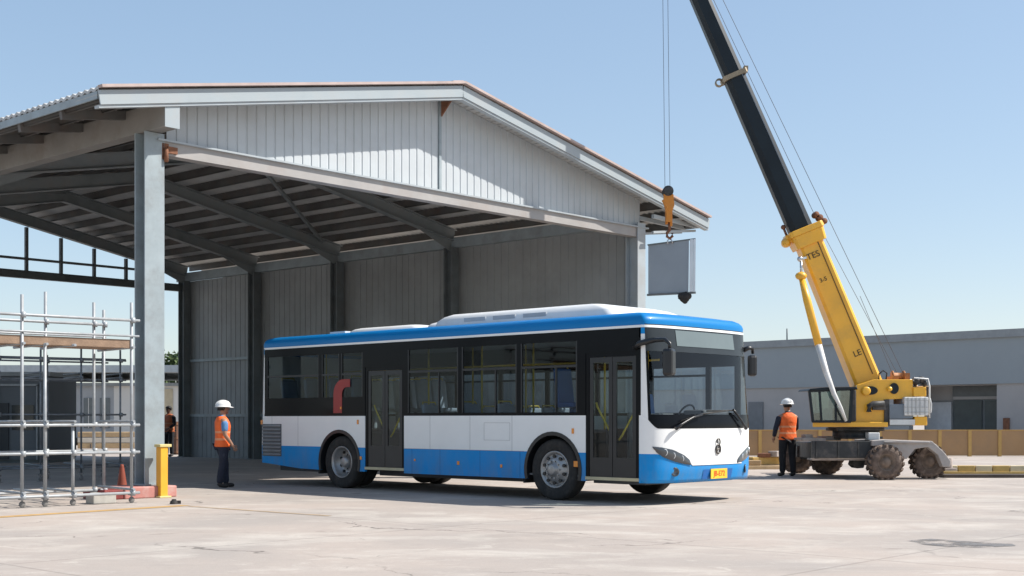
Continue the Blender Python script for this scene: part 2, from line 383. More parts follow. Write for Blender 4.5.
# rear end: open, framed by a light lattice of chords and posts
b = MB(); b.ibeam((0, HD, 6.25), (HW, HD, 6.25), .2, .26, .03); b.build('rear_chord', M_steel_dark, hangar)
b = MB(); b.beam((0, HD, 6.78), (HW - .5, HD, 6.78), .08, .08); b.beam((0, HD, 6.5), (7.3, HD + .0, 7.35), .07, .07); b.build('rear_chord', M_steel_dark, hangar)
x = .9
while x < HW:
    b = MB(); b.b2((x - .05, HD - .05, 6.38), (x + .05, HD + .05, zroof(x) - .65)); b.build('rear_strut', M_steel_dark, hangar); x += 1.25
# wind bracing under the purlins
for a_, b_ in (((1.2, .4), (7.3, 6.5)), ((7.3, 7), (13.8, 11.9)), ((1, 12), (7.3, 16.3))):
    b = MB(); b.beam((a_[0], a_[1], zroof(a_[0]) - .36), (b_[0], b_[1], zroof(b_[0]) - .36),   .09, .09); b.build('roof_brace', M_rafter, hangar)

# plinth, bollard, cone, blocks by the column
pl = thing('column_plinth', 'low concrete plinth painted faded red and pink under the front column', 'plinth', P0, HR)
b = MB(); b.b2((-.75, -.42, 0), (.30, .38, .205)); b.build('plinth_block', mat('faded_red_paint', (.46, .20, .17), .8, 0, .2, 3, dirt=(.50, .40, .36), dirt_amt=.9, dirt_scale=2.2), pl, bevel=.02)
b = MB(); b.b2((-1.15, -.40, 0), (-.76, .30, .17)); b.build('plinth_end', mat('shaded_red_paint', (.20, .035, .03), .7, 0, .25, 4, dirt=(.3, .2, .17), dirt_amt=.5), pl, bevel=.02)  # darker red paints in the shade on the plinth's left end

yb = thing('bollard', 'square yellow safety post with a pale cap beside the front column', 'bollard', ground(162, 497.5), HR)
b = MB(); b.box((0, 0, .45), (.15, .15, .90)); b.build('post', mat('bollard_yellow', (.80, .40, .03), .5, 0, .08, 3, dirt=(.45, .3, .15), dirt_amt=.4), yb, bevel=.01)
b = MB(); b.box((.02, 0, .925), (.24, .19, .05)); b.box((0, 0, .015), (.24, .24, .03)); b.build('post_cap', mat('pale_cap', (.62, .52, .22), .6), yb, bevel=.008)

cn = thing('traffic_cone', 'dull orange traffic cone standing left of the grey column', 'cone', ground(122, 494.5), 0)
b = MB(); b.lathe((0, 0, 0), (0, 0, 1), [(.03, .11), (.10, .10), (.30, .07), (.36, .062), (.52, .035), (.56, .025), (.56, .0)], 20); b.build('cone_body', mat('cone_orange', (.24, .05, .025), .7, 0, .2, 5, dirt=(.2, .1, .06), dirt_amt=.5), cn)
b = MB(); b.box((0, 0, .02), (.34, .34, .04)); b.build('cone_base', M_rubber, cn, bevel=.01)

for px, py, w_, lab in ((101, 503.5, .42, 'pale concrete block at the foot of the scaffold beside the dark red plinth end'),):
    cb = thing('concrete_block', lab, 'block', ground(px, py), HR)
    b = MB(); b.box((0, 0, .08), (w_, .25, .16)); b.box((-.1, 0, .17), (.12, .2, .03)); b.build('block', mat('block_concrete', (.42, .40, .36), .9, 0, .15, 6), cb, bevel=.015)
rb = thing('rubber_foot', 'small black rubber puck lying on the concrete right of the pink plinth', 'rubber puck', ground(174, 504), .3)
b = MB(); b.lathe((0, 0, 0), (0, 0, 1), [(0, .07), (.05, .06), (.06, .04), (.08, .035), (.08, 0)], 14); b.box((.06, 0, .03), (.1, .06, .05)); b.build('puck', M_rubber, rb)
# ================================================================== BUS
BU = Vector((.7312, -.6822)).normalized()              # forward
BF = ground(552.5, 500.5)
BUSR = math.atan2(BU.y, BU.x)
BW = 2.92
bus = thing('bus', 'white and blue city bus with dark windows parked at the shed opening', 'bus', BF, BUSR)
BM = Matrix.Translation(BF) @ Matrix.Rotation(BUSR, 4, 'Z')
def bproj(p): return proj(BM @ Vector(p))
def bx(px, y=0.0):            # local x of a pixel column on the plane y
    k = K(px); o = BM @ Vector((0, y, 0)); d = BU
    return (k * o.y - o.x) / (d.x - k * d.y)
def bz(px, py, y=0.0):
    w = BM @ Vector((bx(px, y), y, 0)); return EYE + (HY - py) * w.y / FPX
X0, XE, NS = 1.90, -8.22, 2.6
ZS, ZW, ZH = .36, 1.46, 2.91
def Bf(z):
    if z < .9: return .40 + .05 * min(1, max(0, (z - .36) / .2))
    if z < 1.3: return .45
    return .45 - .27 * (z - 1.3) / 1.7
def fs(th, z, off=0.0):
    c, s_ = math.cos(th), math.sin(th)
    s = math.copysign(abs(c) ** (2 / NS), c); h = abs(s_) ** (2 / NS)
    return Vector((X0 + (Bf(z) + off) * h, BW / 2 + (BW / 2 + off * .7) * s, z))
def rs(th, z):
    c, s_ = math.cos(th), math.sin(th)
    s = math.copysign(abs(c) ** (2 / NS), c); h = abs(s_) ** (2 / NS)
    B = .42 - .24 * min(1, max(0, (z - .9) / 1.9))
    return Vector((XE - B * h, BW / 2 + BW / 2 * s, z))
def fpt(px, py, off=0.012):    # nearest point of the front skin that is seen at a pixel
    best = None
    for i in range(0, 361):
        th = PI - PI * i / 360
        z = 1.4
        for _ in range(3):
            p = fs(th, z, off); w = BM @ p; z = EYE + (HY - py) * w.y / FPX; z = min(3.1, max(.3, z))
        q = bproj(fs(th, z, off))
        d = abs(q[0] - px)
        if best is None or d < best[0]: best = (d, th, z)
    return best[1], best[2]
def th_at(px, z):
    return min(((abs(bproj(fs(PI - PI * i / 720, z))[0] - px), PI - PI * i / 720) for i in range(721)))[1]

def livery(nt, tc):
    N = nt.nodes; L = nt.links
    sp = N.new('ShaderNodeSeparateXYZ'); L.new(tc.outputs['Object'], sp.inputs[0])
    def rng(v, a, b_, c, d, sm=False):
        r = N.new('ShaderNodeMapRange'); r.inputs['From Min'].default_value = a; r.inputs['From Max'].default_value = b_
        r.inputs['To Min'].default_value = c; r.inputs['To Max'].default_value = d; L.new(v, r.inputs['Value'])
        if sm: r.interpolation_type = 'SMOOTHSTEP'
        return r.outputs['Result']
    def math_(op, a, b_=None, clamp=False):
        m = N.new('ShaderNodeMath'); m.operation = op; m.use_clamp = clamp
        for i, v in enumerate((a, b_)):
            if v is None: continue
            if isinstance(v, (int, float)): m.inputs[i].default_value = v
            else: L.new(v, m.inputs[i])
        return m.outputs[0]
    ay = math_('ABSOLUTE', math_('SUBTRACT', sp.outputs['Y'], BW / 2))
    dip = rng(ay, .62, 1.40, .19, 0, True)
    isf = math_('GREATER_THAN', sp.outputs['X'], 1.95)
    bound = math_('SUBTRACT', .835, math_('MULTIPLY', dip, isf))
    f = math_('MAXIMUM', math_('LESS_THAN', sp.outputs['Z'], bound), math_('GREATER_THAN', sp.outputs['Z'], 2.78))
    mx = N.new('ShaderNodeMix'); mx.data_type = 'RGBA'; L.new(f, mx.inputs['Factor'])
    mx.inputs[6].default_value = (.84, .84, .82, 1); mx.inputs[7].default_value = (.0, .25, .63, 1)
    ns = N.new('ShaderNodeTexNoise'); ns.inputs['Scale'].default_value = 2.6; ns.inputs['Detail'].default_value = 8; ns.inputs['Roughness'].default_value = .7
    mp = N.new('ShaderNodeMapping'); mp.inputs['Scale'].default_value = (1, 1, .35); L.new(tc.outputs['Object'], mp.inputs['Vector']); L.new(mp.outputs[0], ns.inputs['Vector'])
    gr_ = math_('MULTIPLY', rng(sp.outputs['Z'], .34, .95, 1, 0), rng(ns.outputs['Fac'], .42, .75, .0, .55))
    m2 = N.new('ShaderNodeMix'); m2.data_type = 'RGBA'; L.new(gr_, m2.inputs['Factor']); L.new(mx.outputs[2], m2.inputs[6]); m2.inputs[7].default_value = (.20, .18, .155, 1)
    return m2.outputs[2]
M_liv = mat('bus_livery', (1, 1, 1), .42, 0, .03, 1.2, coat=.10, spec=.18, dirt=(.40, .42, .44), dirt_amt=.05, dirt_scale=2.0, build=livery)
M_blue = mat('bus_blue', (.0, .175, .46), .4, 0, .03, 1.2, coat=.15, spec=.2)
M_white = mat('bus_white', (.80, .81, .80), .3, 0, .03, 1.2, coat=.5)
M_pod = mat('pod_white', (.72, .73, .73), .45, 0, .05, 2, dirt=(.5, .48, .45), dirt_amt=.3)
M_band = mat('window_band_black', (.006, .007, .009), .2, 0, .1, spec=.10)
M_gl_side = glass('side_glass', (.66, .72, .76), .35, .012, .012)
M_gl_clear = glass('windscreen_glass', (.88, .93, .93), .45, .01, .035)
M_gl_dark = glass('dark_glass', (.56, .62, .66), .35, .012, .012)
M_gl_far = glass('far_side_glass', (.86, .90, .92), .5, .01, .04)
M_gl_door = glass('door_glass', (.74, .80, .80), .35, .012, .018)
M_int = mat('bus_interior', (.30, .31, .31), .7, 0, .05)
M_intd = mat('bus_interior_dark', (.06, .065, .075), .7, 0, .1)
M_seat = mat('seat_grey', (.34, .37, .39), .7, 0, .1)
M_seatb = mat('seat_blue', (.03, .11, .30), .7, 0, .1)
M_rail = mat('handrail_yellow', (.72, .50, .05), .35, 0, .05)
M_floor = mat('bus_floor', (.15, .15, .15), .6, 0, .1)
WH = (0.0, -5.72); AR = .62; ZC = .53
d1a, d1b = bx(585.5), bx(639.0)
d2a, d2b = bx(365.0), bx(404.0)
def arch_poly(xa, xb, cx, z0=ZS, z1=ZW, y=0):
    pts = [(xa, z0)]
    n = 22; a0 = math.asin((ZC - z0) / AR)
    if cx is not None:
        for i in range(n + 1):
            t = PI + a0 - (PI + 2 * a0) * i / n
            pts.append((cx + AR * math.cos(t), ZC + AR * math.sin(t)))
    pts += [(xb, z0), (xb, z1), (xa, z1)]
    return [Vector((p[0], y, p[1])) for p in pts]
# near side skirts
b = MB(); pp = arch_poly(XE, d2a, WH[1]); pp[0].z = .46; pp.insert(1, Vector((-7.0, 0, ZS + .01)))
b.prism(pp, (0, .05, 0)); b.prism(arch_poly(d2b, d1a, 0), (0, .05, 0)); b.prism(arch_poly(d1b, X0, None), (0, .05, 0))
b.build('side_panel', M_liv, bus)
b = MB()
b.prism(arch_poly(XE, -3, WH[1], y=BW - .05), (0, .05, 0)); b.prism(arch_poly(-2.999, X0, 0, y=BW - .05), (0, .05, 0))
b.build('side_panel', M_liv, bus)
# wheel arch lips and liners
for wx in WH:
    for y0, y1 in ((-.012, .5), (BW - .5, BW + .012)):
        b = MB(); n = 22; a0 = math.asin((ZC - ZS) / AR); rows = []
        for rr, yy in ((AR + .035, y0), (AR - .03, y0), (AR - .03, y1), (AR + .035, y1)):
            rows.append([Vector((wx + rr * math.cos(PI + a0 - (PI + 2 * a0) * i / n), yy, ZC + rr * math.sin(PI + a0 - (PI + 2 * a0) * i / n))) for i in range(n + 1)])
        rows.append(rows[0]); b.grid(rows, False); b.build('wheel_arch', M_black, bus)
b = MB(); b.b2((-6.42, .02, .28), (-6.38, .45, .75)); b.b2((-.70, .02, .28), (-.66, .45, .75)); b.build('mud_flap', M_rubber, bus)
# front skin
nz = lambda a, c, n: [a + (c - a) * i / n for i in range(n + 1)]
TH = [PI - PI * i / 48 for i in range(49)]
thB = th_at(646.8, 2.0)                       # where black begins at near corner
def zlow(th):
    t = abs(math.cos(th)) ; tb = abs(math.cos(thB))
    return 1.245 + (.14 * max(0, (t - tb + .10) / .10) ** 2 if t > tb - .10 else 0)
b = MB()
rows = [[fs(th, ZS + (min(zlow(th), 1.46) - ZS) * i / 14) for th in TH] for i in range(15)]
b.grid(rows)
b.grid([[fs(th, ZS, -.06) for th in TH], rows[0]])
for sgn in (0, 1):
    ths = [PI - (PI - thB) * i / 8 for i in range(9)]
    if sgn: ths = [PI - t for t in ths]
    b.grid([[fs(t, zlow(t) + (2.98 - zlow(t)) * i / 12) for t in ths] for i in range(13)])
b.build('front_panel', M_liv, bus)
tb2 = [thB - (2 * thB - PI) * i / 40 for i in range(41)]
ZG0, ZG1 = 1.475, 2.50
b = MB(); b.grid([[fs(t, zlow(t) + (ZG0 - zlow(t)) * i / 4, .004) for t in tb2] for i in range(5)])
hb_ = MB().grid([[fs(t, ZG1 + (2.97 - ZG1) * i / 5, .004) for t in tb2] for i in range(6)]); hb_.build('header_panel', mat('header_reflection_grey', (.030, .036, .040), .25, 0, .1, spec=.25), bus)  # grey base colour carries the glass reflection over the header
for e in (0, 1):
    tt = [thB - .045 * i for i in range(3)]
    if e: tt = [PI - t for t in tt]
    b.grid([[fs(t, ZG0 + (ZG1 - ZG0) * i / 8, .004) for t in tt] for i in range(9)])
b.build('windscreen_surround', M_band, bus)
tg = [thB - .09 - (2 * (thB - .09) - PI) * i / 40 for i in range(41)]
b = MB(); b.grid([[fs(t, ZG0 + (ZG1 - ZG0) * i / 10, -.005) for t in tg] for i in range(11)]); b.build('windscreen', M_gl_clear, bus)
# destination display
ta, tb_ = th_at(676, 2.7), th_at(733, 2.7)
b = MB(); b.grid([[fs(ta + (tb_ - ta) * i / 16, z, .012) for i in range(17)] for z in (2.60, 2.70, 2.86)])
b.build('destination_display', mat('display_glass', (.15, .185, .19), .2, 0, .05, spec=.3), bus)
# white pin line round the roof gutter + roof
def outline(z, off=0.0, dx=0.0, dy=0.0):
    pts = [fs(t, z, off) for t in TH] + [rs(t, z) for t in reversed(TH)]
    cx = (X0 + XE) / 2; hl = (X0 - XE) / 2 + .2
    return [Vector((cx + (p.x - cx) * (1 - dx / hl), BW / 2 + (p.y - BW / 2) * (1 - dy / (BW / 2)), z)) for p in pts]
def closed(rows): return [r + [r[0]] for r in rows]
b = MB(); b.grid(closed([outline(2.885, .0), outline(2.885, .014), outline(2.925, .014), outline(2.925, 0)]), False); b.build('gutter_line', M_white, bus)
rows = []
for dz, dd in ((0, 0), (.07, -.004), (.13, .012), (.175, .045), (.205, .10), (.225, .20), (.24, .36), (.255, .6), (.262, 1.0)):
    r = outline(2.925, .0, dd * 1.3, dd)
    rows.append([Vector((p.x, p.y, 2.925 + dz - (.03 if p.x > X0 else 0) * min(1, dd * 4))) for p in r])
b = MB(); b.grid(closed(rows)); b.add(rows[-1], [tuple(range(len(rows[-1])))]); b.build('roof', M_blue, bus)
b = MB(); b.b2((XE, .04, 2.84), (X0 - .02, BW - .04, 2.875)); b.build('ceiling', M_intd, bus)
# rear skin
b = MB(); b.grid([[rs(t, (.46 if i == 0 else .46 + (2.90 - .46) * i / 16)) for t in TH] for i in range(17)]); b.build('rear_panel', M_liv, bus)
# window band, near side
HZ = 2.72; HF = 2.34
b = MB(); b.b2((XE - .01, .0, HZ), (d1b, .05, ZH - .03)); b.b2((XE - .01, .0, ZW), (d2a, .05, ZW + .055)); b.b2((d2b, 0, ZW), (d1a, .05, ZW + .055))
b.build('window_band', M_band, bus)
b = MB(); b.b2((XE - .01, BW - .05, HF), (X0, BW, ZH - .03)); b.b2((XE - .01, BW - .05, ZW), (X0, BW, ZW + .055)); b.build('window_band', M_band, bus)
wins = [(266.5, 318.5), (321.5, 339), (341, 362.5), (407.5, 458), (461.5, 516.5), (520.5, 577)]
edges = []
for a, c in wins: edges += [bx(a), bx(c)]
gaps = [(XE, edges[0]), (edges[1], edges[2]), (edges[3], edges[4]), (edges[5], d2a), (d2b, edges[6]), (edges[7], edges[8]), (edges[9], edges[10]), (edges[11], d1a), (d1b, X0)]
for g0, g1 in gaps:
    b = MB(); b.b2((g0, 0, ZW + .055), (g1, .05, HZ)); b.build('window_post', M_band, bus)
for i in range(6):
    x0, x1 = edges[2 * i], edges[2 * i + 1]
    zb_ = 1.84 if i < 3 else ZW + .055
    if i < 3: MB().b2((x0, 0, ZW + .055), (x1, .05, 1.84)).build('window_dark_infill', M_band, bus)  # black sheet painted in for the dark interior behind the lower glass
    w_ = tag(MB().b2((x0, .018, zb_), (x1, .026, HZ)).build('window', M_gl_side if i > 2 else M_gl_dark, bus))
    b = MB(); fz = 2.30
    b.b2((x0, .004, fz - .02), (x1, .04, fz + .02))
    if x1 - x0 > .9 and i > 2: b.b2(((x0 + x1) / 2 + .15, .004, ZW + .055), ((x0 + x1) / 2 + .18, .04, fz - .02))
    for xx in (x0, x1 - .03): b.b2((xx, .003, zb_), (xx + .03, .041, HZ))
    b.build('window_frame', M_black, w_)
# red reflection in the rear side glass, painted as a solid curved band
b = MB(); c = (bx(352.5), 1.86)
x335, x342 = bx(333.5), bx(342)
p = [(x335, ZW + .06), (x342, ZW + .06), (x342, 1.86)]
for i in range(6): t = PI - PI / 2 * i / 5; p.append((x342 + .14 + .14 * math.cos(t), 1.90 + .14 * math.sin(t)))
p += [(bx(350), 2.04), (bx(350), 2.20), (x342 + .14, 2.20)]
for i in range(6): t = PI / 2 + PI / 2 * i / 5; p.append((x335 + .30 + .30 * math.cos(t), 1.90 + .30 * math.sin(t)))
b.prism([(q[0], .002, q[1]) for q in p], (0, -.006, 0)); b.build('red_reflection', mat('red_reflection_paint', (.30, .012, .01), .35), bus)
# far side windows
xx = XE + .35
while xx < .5:
    w_ = MB().b2((xx + .05, BW - .03, ZW + .055), (xx + 1.25, BW - .02, HF)).build('window', M_gl_far, bus)
    b = MB(); b.b2((xx - .05, BW - .05, ZW + .055), (xx + .05, BW, HF)); b.build('window_post', M_band, bus)
    b = MB(); b.b2((xx + .05, BW - .045, 2.17), (xx + 1.25, BW - .005, 2.21)); b.build('window_frame', M_black, w_); xx += 1.3
MB().b2((XE - .01, BW - .05, ZW + .055), (XE + .3, BW, HF)).build('window_post', M_band, bus); MB().b2((xx - .05, BW - .05, ZW + .055), (xx + .05, BW, HF)).build('window_post', M_band, bus)
MB().b2((xx + .05, BW - .03, ZW + .055), (X0 - .1, BW - .02, HF)).build('window', M_gl_far, bus); MB().b2((X0 - .1, BW - .05, ZW + .055), (X0, BW, HF)).build('window_post', M_band, bus)
# doors: two leaves each, glass, grab bars
for (xa, xb, zt, zb) in ((d1a, d1b, 2.50, .44), (d2a, d2b, 2.42, .46)):
    dr = MB().b2((xa, .0, zt), (xb, .05, HZ)).b2((xa, .01, zb), (xa + .07, .05, zt)).b2((xb - .07, .01, zb), (xb, .05, zt)).b2((xa + .07, .01, zt - .07), (xb - .07, .05, zt)).build('door', M_band, bus)
    xm = (xa + xb) / 2; q = .075 if xb - xa > 1 else .07
    for l0, l1 in ((xa + .075, xm - .006), (xm + .006, xb - .075)):
        b = MB(); y0, y1 = .02, .05; z1 = zt - .075
        b.b2((l0, y0, zb), (l0 + q, y1, z1)); b.b2((l1 - q, y0, zb), (l1, y1, z1)); b.b2((l0 + q, y0, z1 - .09), (l1 - q, y1, z1)); b.b2((l0 + q, y0, zb), (l1 - q, y1, zb + (.32 if zb < .45 else .42)))
        lf = b.build('door_leaf', M_black, dr)
        b = MB(); b.b2((l0 + q, .03, zb + .32), (l1 - q, .038, z1 - .09)); b.build('door_glass', M_gl_door, dr)
    for s_ in (-1, 1):
        b = MB(); b.path([(xm + s_ * .05, .12, 1.05), (xm + s_ * .10, .14, 1.12), (xm + s_ * .42, .14, 1.60), (xm + s_ * .43, .12, 1.68)], .018); b.build('grab_bar', M_rail, dr)
    b = MB(); b.b2((xa, -.012, zb - .055), (xb, .35, zb - .004)); b.build('door_step', mat('step_edge', (.52, .46, .30), .6), bus)
# roof units
def pod(name, xa, xb, y0, y1, z0, h, sl=.5, m=None):
    b = MB(); rows = []
    for dz, ix, iy in ((0, 0, 0), (.5, .1, .03), (.8, .32, .08), (1, .55, .18), (1.0, .9, .4)):
        r = []; X1, X2, Y1, Y2 = xa + ix * sl, xb - ix * sl * 1.6, y0 + iy, y1 - iy; rr = .18
        for cx_, cy_, a0 in ((X2 - rr, Y2 - rr, 0), (X1 + rr, Y2 - rr, 90), (X1 + rr, Y1 + rr, 180), (X2 - rr, Y1 + rr, 270)):
            for i in range(5): a = R(a0 + 22.5 * i); r.append(Vector((cx_ + rr * math.cos(a), cy_ + rr * math.sin(a), z0 + dz * h)))
        rows.append(r)
    b.grid(closed(rows)); b.add(rows[-1], [tuple(range(len(rows[-1])))])
    return b.build(name, m or M_pod, bus)
xpa, xpb = bx(433, .45), bx(668, .9)
pd = pod('roof_air_conditioner', xpa, 1.05, .38, BW - .38, 3.14, .25, .6)
b = MB(); xx = xpa + .9
for i in range(3):
    b.b2((xx, .395, 3.22), (xx + .55, .44, 3.29)); xx += .75
b.build('air_vent', mat('pod_grey', (.42, .43, .44), .6), pd)
pd2 = pod('roof_hatch', bx(345, .5), bx(418, .5), .5, BW - .5, 3.15, .12, .3)
pod('roof_hatch', bx(415, .5), bx(436, .5), .7, BW - .7, 3.15, .15, .15)
b = MB(); b.b2((bx(330, .5), .5, 3.17), (bx(345, .5), 1.2, 3.22)); b.build('roof_rail', M_pod, bus)
# louvre grille at the rear
x0, x1 = bx(263), bx(281.5); z0, z1 = bz(272, 456), bz(272, 424)
gr = MB().b2((x0, -.008, z0), (x1, .0, z1)).build('engine_grille', mat('grille_dark', (.10, .11, .12), .6), bus)
b = MB(); n = 9
for i in range(n): z = z0 + (z1 - z0) * (i + .5) / n; b.box(((x0 + x1) / 2, -.02, z), (x1 - x0 - .04, .035, .02), Matrix.Rotation(R(35), 3, 'X'))
b.build('grille_slats', mat('grille_grey', (.30, .31, .32), .5), gr)
# small lamps and markers
M_amber = mat('amber_lens', (.75, .25, .02), .25, 0, .05, coat=.5)
for px, py, w_, h_ in ((458.5, 463, .06, .07), (501.5, 466, .05, .06), (576, 464, .09, .1), (573, 431, .05, .09), (358, 422, .05, .09), (361, 458, .06, .07), (415, 460, .04, .04), (341, 408, .05, .05)):
    x, z = bx(px), bz(px, py)
    b = MB(); b.b2((x - w_ / 2, -.014, z - h_ / 2), (x + w_ / 2, .0, z + h_ / 2)); b.build('side_marker', M_amber, bus, bevel=.006)
for px in (272, 298, 430, 470, 512): MB().b2((bx(px) - .0025, -.002, .84), (bx(px) + .0025, .0, ZW)).build('panel_seam', mat('seam_grey', (.22, .22, .22), .6), bus)
MB().b2((d2b, -.0025, .832), (-.66, -.0, .838)).build('panel_seam', mat('seam_grey', (.22, .22, .22), .6), bus)
MB().b2((bx(484), -.0025, 1.02), (bx(510), -.0, 1.024)).b2((bx(484), -.0025, 1.33), (bx(510), -.0, 1.334)).b2((bx(484), -.0025, 1.024), (bx(484) + .004, -.0, 1.33)).b2((bx(510) - .004, -.0025, 1.024), (bx(510), -.0, 1.33)).build('hatch_seam', mat('seam_grey', (.22, .22, .22), .6), bus)
for px in (412, 440, 480, 520): MB().b2((bx(px) - .003, -.002, ZS), (bx(px) + .003, .0, .83)).build('panel_seam', mat('seam_dark_blue', (.01, .08, .25), .6), bus)  # dark blue joint lines between the skirt panels
# rear tail lamp on the far-rear corner edge and small lamp
b = MB(); b.box((XE - .12, .02, 1.33), (.05, .04, .09)); b.build('side_marker', M_amber, bus)
# headlights
def patch(name, top, bot, m, n=16, off=.014, parent=None, mirror=False, thick=0):
    def interp(pl, t):
        s = t * (len(pl) - 1); i = min(int(s), len(pl) - 2); f = s - i
        return (pl[i][0] * (1 - f) + pl[i + 1][0] * f, pl[i][1] * (1 - f) + pl[i + 1][1] * f)
    tt = [fpt(*interp(top, j / n), off) for j in range(n + 1)]; bb = [fpt(*interp(bot, j / n), off) for j in range(n + 1)]
    b = MB(); rows = []
    for i in range(7):
        f = i / 6; row = []
        for j in range(n + 1):
            th = tt[j][0] * (1 - f) + bb[j][0] * f; z = tt[j][1] * (1 - f) + bb[j][1] * f
            if mirror: th = PI - th
            row.append(fs(th, z, off + .012 * math.sin(PI * f)))
        rows.append(row)
    b.grid(rows); return b.build(name, m, parent or bus)
HT = [(652.5, 446.5), (662, 447.5), (674, 450), (684, 455), (690, 460), (691.5, 464)]
HB = [(652.5, 447.5), (657, 453), (664, 457.5), (674, 461.5), (684, 464), (691.5, 465)]
M_hl = mat('headlight_housing', (.04, .045, .05), .15, 0, .1, coat=.8)
M_lens = mat('headlight_lens', (.72, .75, .78), .12, .5, .1, 8)
for mi in (False, True):
    hl = patch('headlight', HT, HB, M_hl, mirror=mi)
    for cxp, cyp, r_ in ((664, 452.5, 3.4), (672.5, 455.7, 4.0), (681, 458.8, 3.8)):
        th, z = fpt(cxp, cyp, .02)
        if mi: th = PI - th
        c = fs(th, z, .012); nrm = (fs(th, z, .2) - c).normalized()
        b = MB(); b.lathe(c, nrm, [(-.03, .062), (-.004, .062), (.002, .055), (-.008, .045), (-.012, .02), (-.004, 0)], 18)
        b.build('headlight_lamp', M_lens, hl)
for cxp, cyp in ((675, 472),):
    for mi in (False, True):
        th, z = fpt(cxp, cyp); th = PI - th if mi else th
        c = fs(th, z, .0); nrm = (fs(th, z, .2) - c).normalized(); nrm.z = 0
        b = MB(); b.lathe(c, nrm, [(0, .075), (.012, .075), (.015, .055), (.006, .05), (.01, 0)], 18); b.build('fog_light', M_hl, bus)
# bumper crease and plate
def fmid(px, z, off): return fs(th_at(px, z), z, off)
b = MB()
for z in (.645, ):
    ths = [th_at(692, z) + (th_at(741, z) - th_at(692, z)) * i / 12 for i in range(13)]
    b.grid([[fs(t, zz, o_) for t in ths] for zz, o_ in ((z + .012, .0), (z + .006, .012), (z - .006, .012), (z - .012, .0))])
b.build('bumper_crease', M_white, bus)
b = MB(); ths = [th_at(702, .45) + (th_at(731, .45) - th_at(702, .45)) * i / 8 for i in range(9)]
b.grid([[fs(t, zz, .006) for t in ths] for zz in (.40, .47, .56)]); b.build('plate_recess', mat('bus_blue_deep', (.005, .12, .40), .4), bus)
cp = fmid(717.5, .485, .0); cp = Vector((fs(PI / 2, .485).x, cp.y, .485)); tn = Vector((0, 1, 0))
tpl = th_at(717.5, .485); tn = (fs(tpl - .03, .485) - fs(tpl + .03, .485)).normalized(); nn = Vector((tn.y, -tn.x, 0)).normalized(); cpl = fs(tpl, .485, .0) + nn * .03
PM = Matrix.Translation(cpl) @ Matrix((tn, Vector((0, 0, 1)), nn)).transposed().to_4x4()
b = MB(); b.box((0, 0, 0), (.48, .165, .014)); plo = b.build('number_plate', mat('plate_yellow', (.85, .52, .03), .4), bus, fix=False); plo.data.transform(PM); plo['label'] = 'yellow number plate with red characters'
text_mesh('plate_lettering', 'JB-E72', .125, mat('plate_red', (.65, .04, .01), .5), plo, PM @ Matrix.Translation((0, 0, .01)))
# emblem: a dark oval ring with an S stroke
th = th_at(717.5, .95); tn = (fs(th - .03, .95) - fs(th + .03, .95)).normalized(); nn = Vector((tn.y, -tn.x, 0)).normalized()
EM = Matrix.Translation(fs(th, .93) + nn * .016) @ Matrix((tn, Vector((0, 0, 1)), nn)).transposed().to_4x4()
b = MB(); pts = []
for i in range(25): a = 2 * PI * i / 24; pts.append((.062 * math.cos(a), -.035 + .075 * math.sin(a), 0))
b.path(pts, .014, 6)
pts = [(.045 * math.cos(R(a)), .085 + .055 * math.sin(R(a)), .004) for a in range(200, -61, -20)]
b.path(pts, .012, 6); b.path([(-.04, -.07, .004), (-.02, -.02, .006), (.02, -.05, .006), (.03, .02, .004)], .012, 6)
eo = b.build('emblem', M_chrome if False else mat('emblem_dark', (.10, .09, .08), .25, .6), bus, fix=False); eo.data.transform(EM)
# wipers
def wp(px, py, off): th, z = fpt(px, py, off); return fs(th, z, off)
for arm, blade in (([(676, 428.5), (682, 424), (693, 417.5), (702, 414.5)], [(681, 421), (702, 414), (728, 410.5)]), ([(746, 428.5), (743, 423), (737, 414), (733, 409.5)], [(742, 420), (733, 410.5), (707, 411)])):
    b = MB(); b.path([wp(*q, .07) for q in arm], [.035] + [.018] * (len(arm) - 1), 8); w_ = b.build('wiper', M_black, bus)
    b = MB(); b.path([wp(*q, .045) for q in blade], .012, 6); b.build('wiper_blade', M_rubber, w_)
# mirrors
c0 = fs(th_at(649, 2.55), 2.62)
mr = MB().path([Vector((X0 - .12, .0, 2.56)), Vector((X0 + .02, -.06, 2.62)), c0 + Vector((.0, -.06, .03)), c0 + Vector((.18, -.06, .05)), c0 + Vector((.42, -.12, .04)), c0 + Vector((.52, -.14, -.03)), c0 + Vector((.52, -.14, -.12))], [.05, .05, .05, .045, .035, .03, .03], 8).build('mirror_arm', M_black, bus)
mc = c0 + Vector((.50, -.13, -.32))
b = MB(); b.box(mc, (.17, .25, .44), Matrix.Rotation(R(20), 3, 'Z')); b.build('mirror', M_black, mr, bevel=.05)
c1 = fs(PI - th_at(649, 2.55), 2.62)
mr = MB().path([c1, c1 + Vector((.06, .06, .04)), c1 + Vector((.08, .16, .04)), c1 + Vector((.06, .20, -.05))], [.045, .04, .03, .03], 8).build('mirror_arm', M_black, bus)
b = MB(); b.box(c1 + Vector((.05, .20, -.27)), (.12, .17, .38), Matrix.Rotation(R(-35), 3, 'Z')); b.build('mirror', M_black, mr, bevel=.05)
